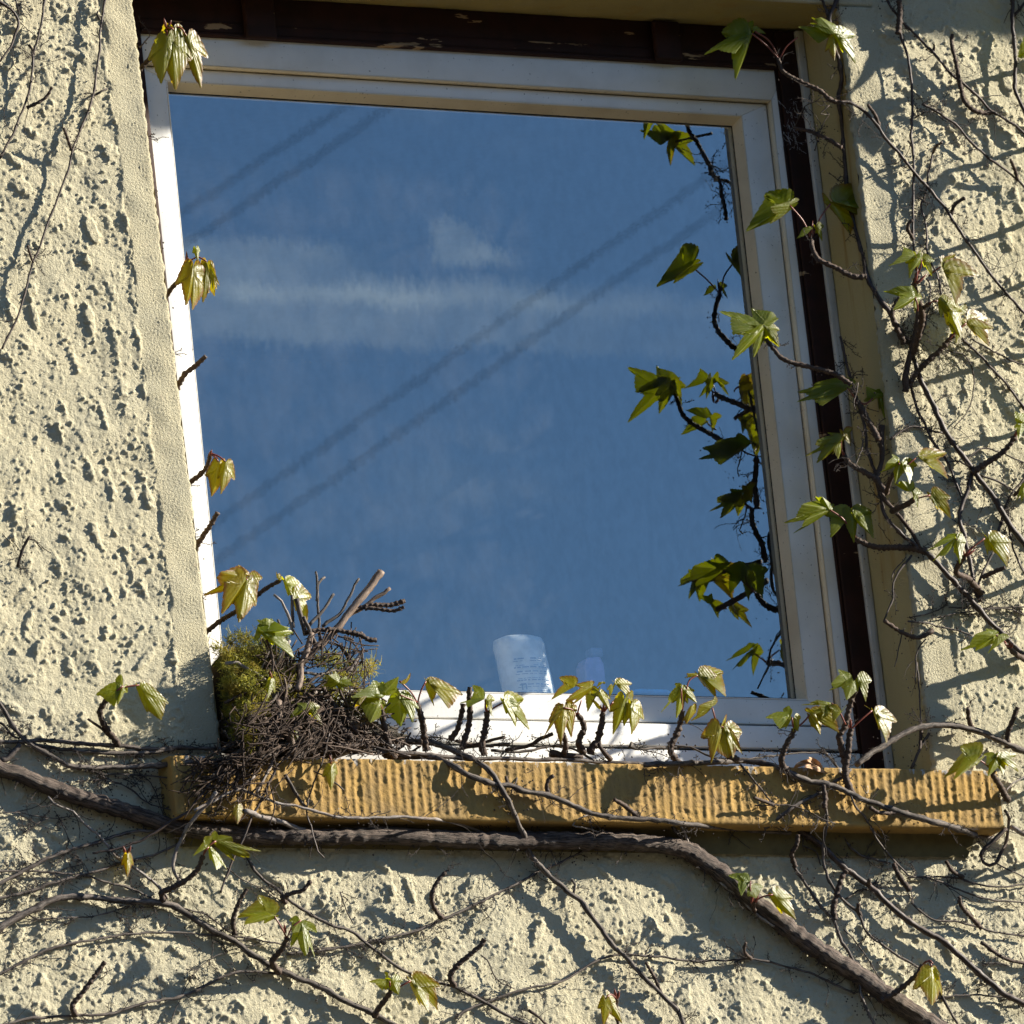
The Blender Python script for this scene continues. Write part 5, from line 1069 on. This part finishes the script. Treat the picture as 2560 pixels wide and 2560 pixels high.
twig('n', '1050,535 1200,420 1270,292 1310,200 1345,150', 4.5, M_STEM, (-.02, -.03)); twig('n', '812,605 790,500 740,372 700,310 660,280', 4.5, M_PALE, (-.02, -.025)); twig('n', '815,545 805,420 803,280', 5, M_STEM, (-.01, -.02))
twig('n', '915,610 880,470 842,310', 6, M_STEM, (-.01, -.02), r1=6); twig('n', '995,690 955,580 898,455', 6.5, M_STEM, (-.02, -.03)); twig('n', '768,862 740,640 690,478', 4, M_STEM, (-.03, -.03)); twig('n', '550,905 600,780 640,690 682,608', 3.5, M_STEM, (-.03, -.03))
twig('n', '650,1030 640,880 720,770 785,648', 6, M_PALE, (-.035, -.035)); twig('n', '1285,840 1240,760 1190,688', 5, M_STEM, (-.01, -.015)); twig('n', '1240,925 1300,850 1365,748', 7, M_PALE, (-.02, -.02)); twig('n', '1150,905 1250,872 1372,815', 5, M_SPUR, (-.02, -.02)); twig('n', '900,910 1040,915 1160,880', 4, M_STEM, (-.035, -.02))
twig('n', '1050,1030 1140,1160 1250,1295 1335,1395', 7, M_SPUR, (-.04, -.045), True); twig('n', '1040,1190 1160,1318 1285,1435', 9, M_SPUR, (-.04, -.045), True); twig('n', '1285,1350 1370,1305 1440,1255', 13, M_TAN, (-.035, -.03), r1=12)
twig('n', '1210,1210 1260,1225 1330,1215', 10, M_PALE, (-.03, -.03)); twig('n', '860,1120 940,1085 1000,1060', 7, M_PALE, (-.03, -.03)); twig('n', '270,832 350,825 420,862 500,900 590,965', 5, M_PALE, (-.03, -.035)); twig('n', '830,1605 920,1535 990,1460', 9, M_STEM, (-.05, -.045))
# long loose twigs hanging over the sill end
twig('7', '1550,412 1500,520 1440,632', 5, M_PALE, (-.055, -.06)); twig('7', '1430,542 1350,602 1230,662 1090,732', 4.5, M_PALE, (-.06, -.062)); twig('7', '1180,580 1090,692 1060,742 980,782 860,862 760,912 640,952 520,972', 4, M_YOUNG, (-.06, -.02)); twig('7', '1440,290 1330,412 1260,482 1185,542', 4, M_STEM, (-.05, -.06))
twig('7', '1560,470 1490,622 1420,762 1370,882 1320,982 1270,1102 1240,1195', 4, M_YOUNG, (-.058, -.045)); twig('7', '1850,300 1810,460 1730,680 1740,800 1780,940 1820,1000', 2.6, M_YOUNG, (-.056, -.05)); twig('7', '1500,290 1440,400 1340,500 1325,545', 3.4, M_STEM, (-.05, -.06)); twig('7', '1930,620 1860,560 1760,510', 2.2, M_YOUNG, (-.058, -.056))
for k in range(230):
    x0 = NR.triangular(520, 1030, 760); y0 = NR.triangular(1700, 1885, 1868)
    if x0 < 600 and y0 < 1800: continue
    if x0 > 960 and y0 < 1830+.25*(x0-960): y0 = NR.uniform(1845, 1885)
    ln = NR.uniform(30, 150); an = NR.gauss(0, .45) if y0 > 1800 else NR.gauss(-.5, .7); dx_ = ln*math.cos(an)*.5; dy_ = ln*math.sin(an)*.5
    if y0+abs(dy_) > 1892: dy_ *= .3
    bx_, by_ = NR.gauss(0, 8), NR.gauss(0, 8); yy = NR.uniform(-.052, .01)
    r_ = NR.choice((1.5, 2, 2, 2.5, 2.5, 3, 3.5, 4, 5)); xa, xb = x0-dx_, x0+dx_
    if min(xa, xb) < 545: continue
    twig('p', '%f,%f %f,%f %f,%f' % (xa, y0-dy_, x0+bx_, y0+by_*.6, xb, y0+dy_), r_, NR.choice((M_STEM, M_SPUR, M_YOUNG, M_YOUNG, M_SPUR, M_TAN, M_DRY, M_STEM)), (yy, yy+NR.uniform(-.01, .01)), r_ > 4.5 and NR.random() < .5)
tg = MB()
for k in range(880):
    if k < 400: x0 = NR.triangular(560, 980, 740); y0 = NR.triangular(1690, 1890, 1840)
    elif k < 600: x0 = NR.uniform(650, 910); y0 = NR.uniform(1590, 1800)
    elif k < 720: x0 = NR.triangular(440, 720, 560); y0 = NR.triangular(1885, 2040, 1910)
    else: x0 = NR.triangular(560, 850, 690); y0 = NR.uniform(1770, 1905)
    if k < 400 and (x0 < 640 and y0 < 1790 or x0 > 960 and y0 < 1800+.25*(x0-960)): continue
    ln = NR.uniform(30, 110); an = NR.gauss(0, .6) if k < 400 else (NR.gauss(-.9, .7) if k < 600 else NR.gauss(-.7, .6))
    dx_ = ln*math.cos(an)*.5; dy_ = ln*math.sin(an)*.5; yy = NR.uniform(-.056, .0) if k < 600 else (NR.uniform(-.066, -.054) if k < 720 else NR.uniform(-.105, -.055))
    if k < 400 and y0+abs(dy_) > 1895: dy_ *= .3
    if min(x0-dx_, x0+dx_) < 545 and y0 < 1880: continue
    r_ = NR.uniform(.9, 2.0); q3 = resample([(x0-dx_, y0-dy_), (x0+NR.gauss(0, 9), y0+NR.gauss(0, 9)), (x0+dx_, y0+dy_)], 12)
    v_, f_, uv_ = tube([UP(a, b, yy+NR.uniform(-.001, .001)) for a, b in q3], [r_*PXM]*len(q3), 5); tg.add(v_, f_, uv_)
o = tg.build('fine_twigs', M_NEST, nest, True); o['kind'] = 'stuff'
lt = MB()
for k in range(1500):
    x0 = NR.triangular(530, 1080, 780); y0 = NR.triangular(1720, 1890, 1880); p0 = UP(x0, y0, NR.uniform(-.055, -.01))
    if x0 > 900 and y0 < 1790: continue
    if x0 < 640 and y0 < 1790: continue
    d_ = Vector((NR.gauss(0, 1), NR.gauss(0, .5), NR.gauss(0, .6))).normalized()*NR.uniform(.003, .012); s_ = d_.cross(Vector((0, 1, .3))).normalized()*NR.uniform(.0004, .0011); b_ = Vector((0, -s_.length, 0)); m_ = p0+d_*.5+Vector((NR.gauss(0, .0015), 0, NR.gauss(0, .0015))); e_ = p0+d_
    lt.add([p0+s_, p0-s_, p0+b_, m_+s_, m_-s_, m_+b_, e_+s_*.6, e_-s_*.6, e_+b_*.6], [(0, 1, 4, 3), (1, 2, 5, 4), (2, 0, 3, 5), (3, 4, 7, 6), (4, 5, 8, 7), (5, 3, 6, 8), (6, 7, 8), (0, 2, 1)])
o = lt.build('twig_litter', M_LITTER, nest, True); o['kind'] = 'stuff'
# ivy growing through the nest
v = Vine('small ivy stem growing out through the front of the nest with glossy leaves', 'n', '960,1500 940,1380 930,1280 925,1210', 5, 4, M_SPUR, y=(-.055, -.065), dens=.3)
def nl(pts, r, leaves, **k): v.shoot('n', pts, r, leaves, y=(-.05, -.06), wallgap=None, dry=False, **k)
nl('940,1340 930,1270 922,1205', 4, [(.2, '925,1190 745,1305 800,1240 850,1150'), (.15, '925,1192 855,1370 880,1260 990,1200'), (.4, '930,1190 960,1260 1055,1345 1030,1180')])
nl('640,1000 650,800 600,640', 4, [(.2, '560,590 490,650 530,520 600,480'), (.15, '560,580 640,560 780,560 640,500'), (.2, '560,590 690,620 825,790 770,640'), (.15, '600,520 520,480 600,465 790,545')])
nl('1260,1180 1200,1080 1185,1010', 4, [(.25, '1180,990 1055,1010 1100,930 1150,890'), (.2, '1185,990 1150,1000 1215,1060 1250,940'), (.2, '1190,990 1250,1020 1310,1010 1280,960'), (.85, '1340,1130 1310,1190 1350,1170 1410,1100')])
nl('1120,1560 1118,1600 1115,1640', 3, [(.35, '1118,1660 1045,1740 1120,1860 1175,1720')], bud='1118,1640 1108,1570')
nl('640,930 640,960 630,990', 3, [(.3, '632,960 590,1050 600,1130 655,1070')], bud='640,960 625,890')
nl('840,1340 835,1370 830,1390', 3, [(.2, '828,1380 820,1430 840,1450 858,1420')])
v.shoot('7', '1330,640 1335,670 1335,690', 3, [(.9, '1335,700 1300,760 1335,810 1372,750'), (.35, '1325,690 1295,780 1330,780 1345,740')], bud='1338,690 1355,720', y=(-.05, -.055), wallgap=None, dry=False); v.done()
# ---------------------------------------------------------------- dead leaf on the sill and the mirrored cables
o = empty('dead_leaf', UP(1992, 1905, -.04)); tag(o, 'curled dry tan leaf resting on the sill top by the forked spur', 'dead leaf')
vs = []; c_ = [UP(x_, y_, z_) for x_, y_, z_ in ((1982, 1925, -.045), (2008, 1908, -.055), (2050, 1930, -.04))]
dl_mat = plain('dry leaf', (0.50, 0.30, 0.16), .7)
b_ = UP(2055, 1935, -.048)
P_ = []
for (u, w_) in LT:
    p_ = UP(2056-72*u+6*math.sin(w_*9), 1924-18*math.sin(u*3.0)+22*w_, -.046-.014*math.sin(u*2.8)-.010*abs(w_)+.004*math.sin(u*14+w_*8)); P_.append(p_)
mesh_obj('blade', P_, LF, dl_mat, o)
CB = [((463, 525), (957, 203), 'uppermost of four dark overhead cables mirrored in the window glass', 33), ((512, 579), (939, 289), 'second overhead cable mirrored at upper left of the glass', 33), ((556, 1292), (1690, 497), 'third overhead cable mirrored across the middle of the glass', 33), ((610, 1352), (1762, 550), 'lowest overhead cable mirrored across the middle of the glass', 33)]
cm = plain('black cable', (0.012, 0.012, 0.014), .6)
for (a, b, lab, dist) in CB:
    Q = []
    for px_ in (a, b):
        p0 = UP(*px_, YG+.0005); r_ = UPray(*px_); Q.append(p0+Vector((r_.x, -r_.y, r_.z))*dist)
    d_ = Q[1]-Q[0]; pts = [Q[0]+d_*t for t in np.linspace(-6, 7, 40)]
    v_, f_, uv_ = tube(pts, [.0041]*len(pts), 8); o = mesh_obj('overhead_cable', v_, f_, cm, None, True, uv_); tag(o, lab, 'cable', 'overhead cables mirrored in the glass')
# a few loose cobweb threads by the right jamb
wb = MB(); R_ = random.Random(5)
for k in range(46):
    a = UP(1985+R_.gauss(0, 16), 250+R_.random()*130, .105); 
    for j in range(3):
        b = a+Vector((R_.gauss(0, .004), -.001, R_.gauss(-.002, .005))); s_ = Vector((.0002, 0, .0001)); wb.add([a-s_, a+s_, b+s_, b-s_], [(0, 1, 2, 3)]); a = b
o = wb.build('cobweb', plain('cobweb', (0.5, 0.5, 0.5), .9), None); tag(o, 'wispy torn cobweb hanging on the dark right jamb near the top', 'cobweb', kind='stuff')
print('tris', sum(len(o.data.loops)-2*len(o.data.polygons) for o in scene.objects if o.type == 'MESH'))
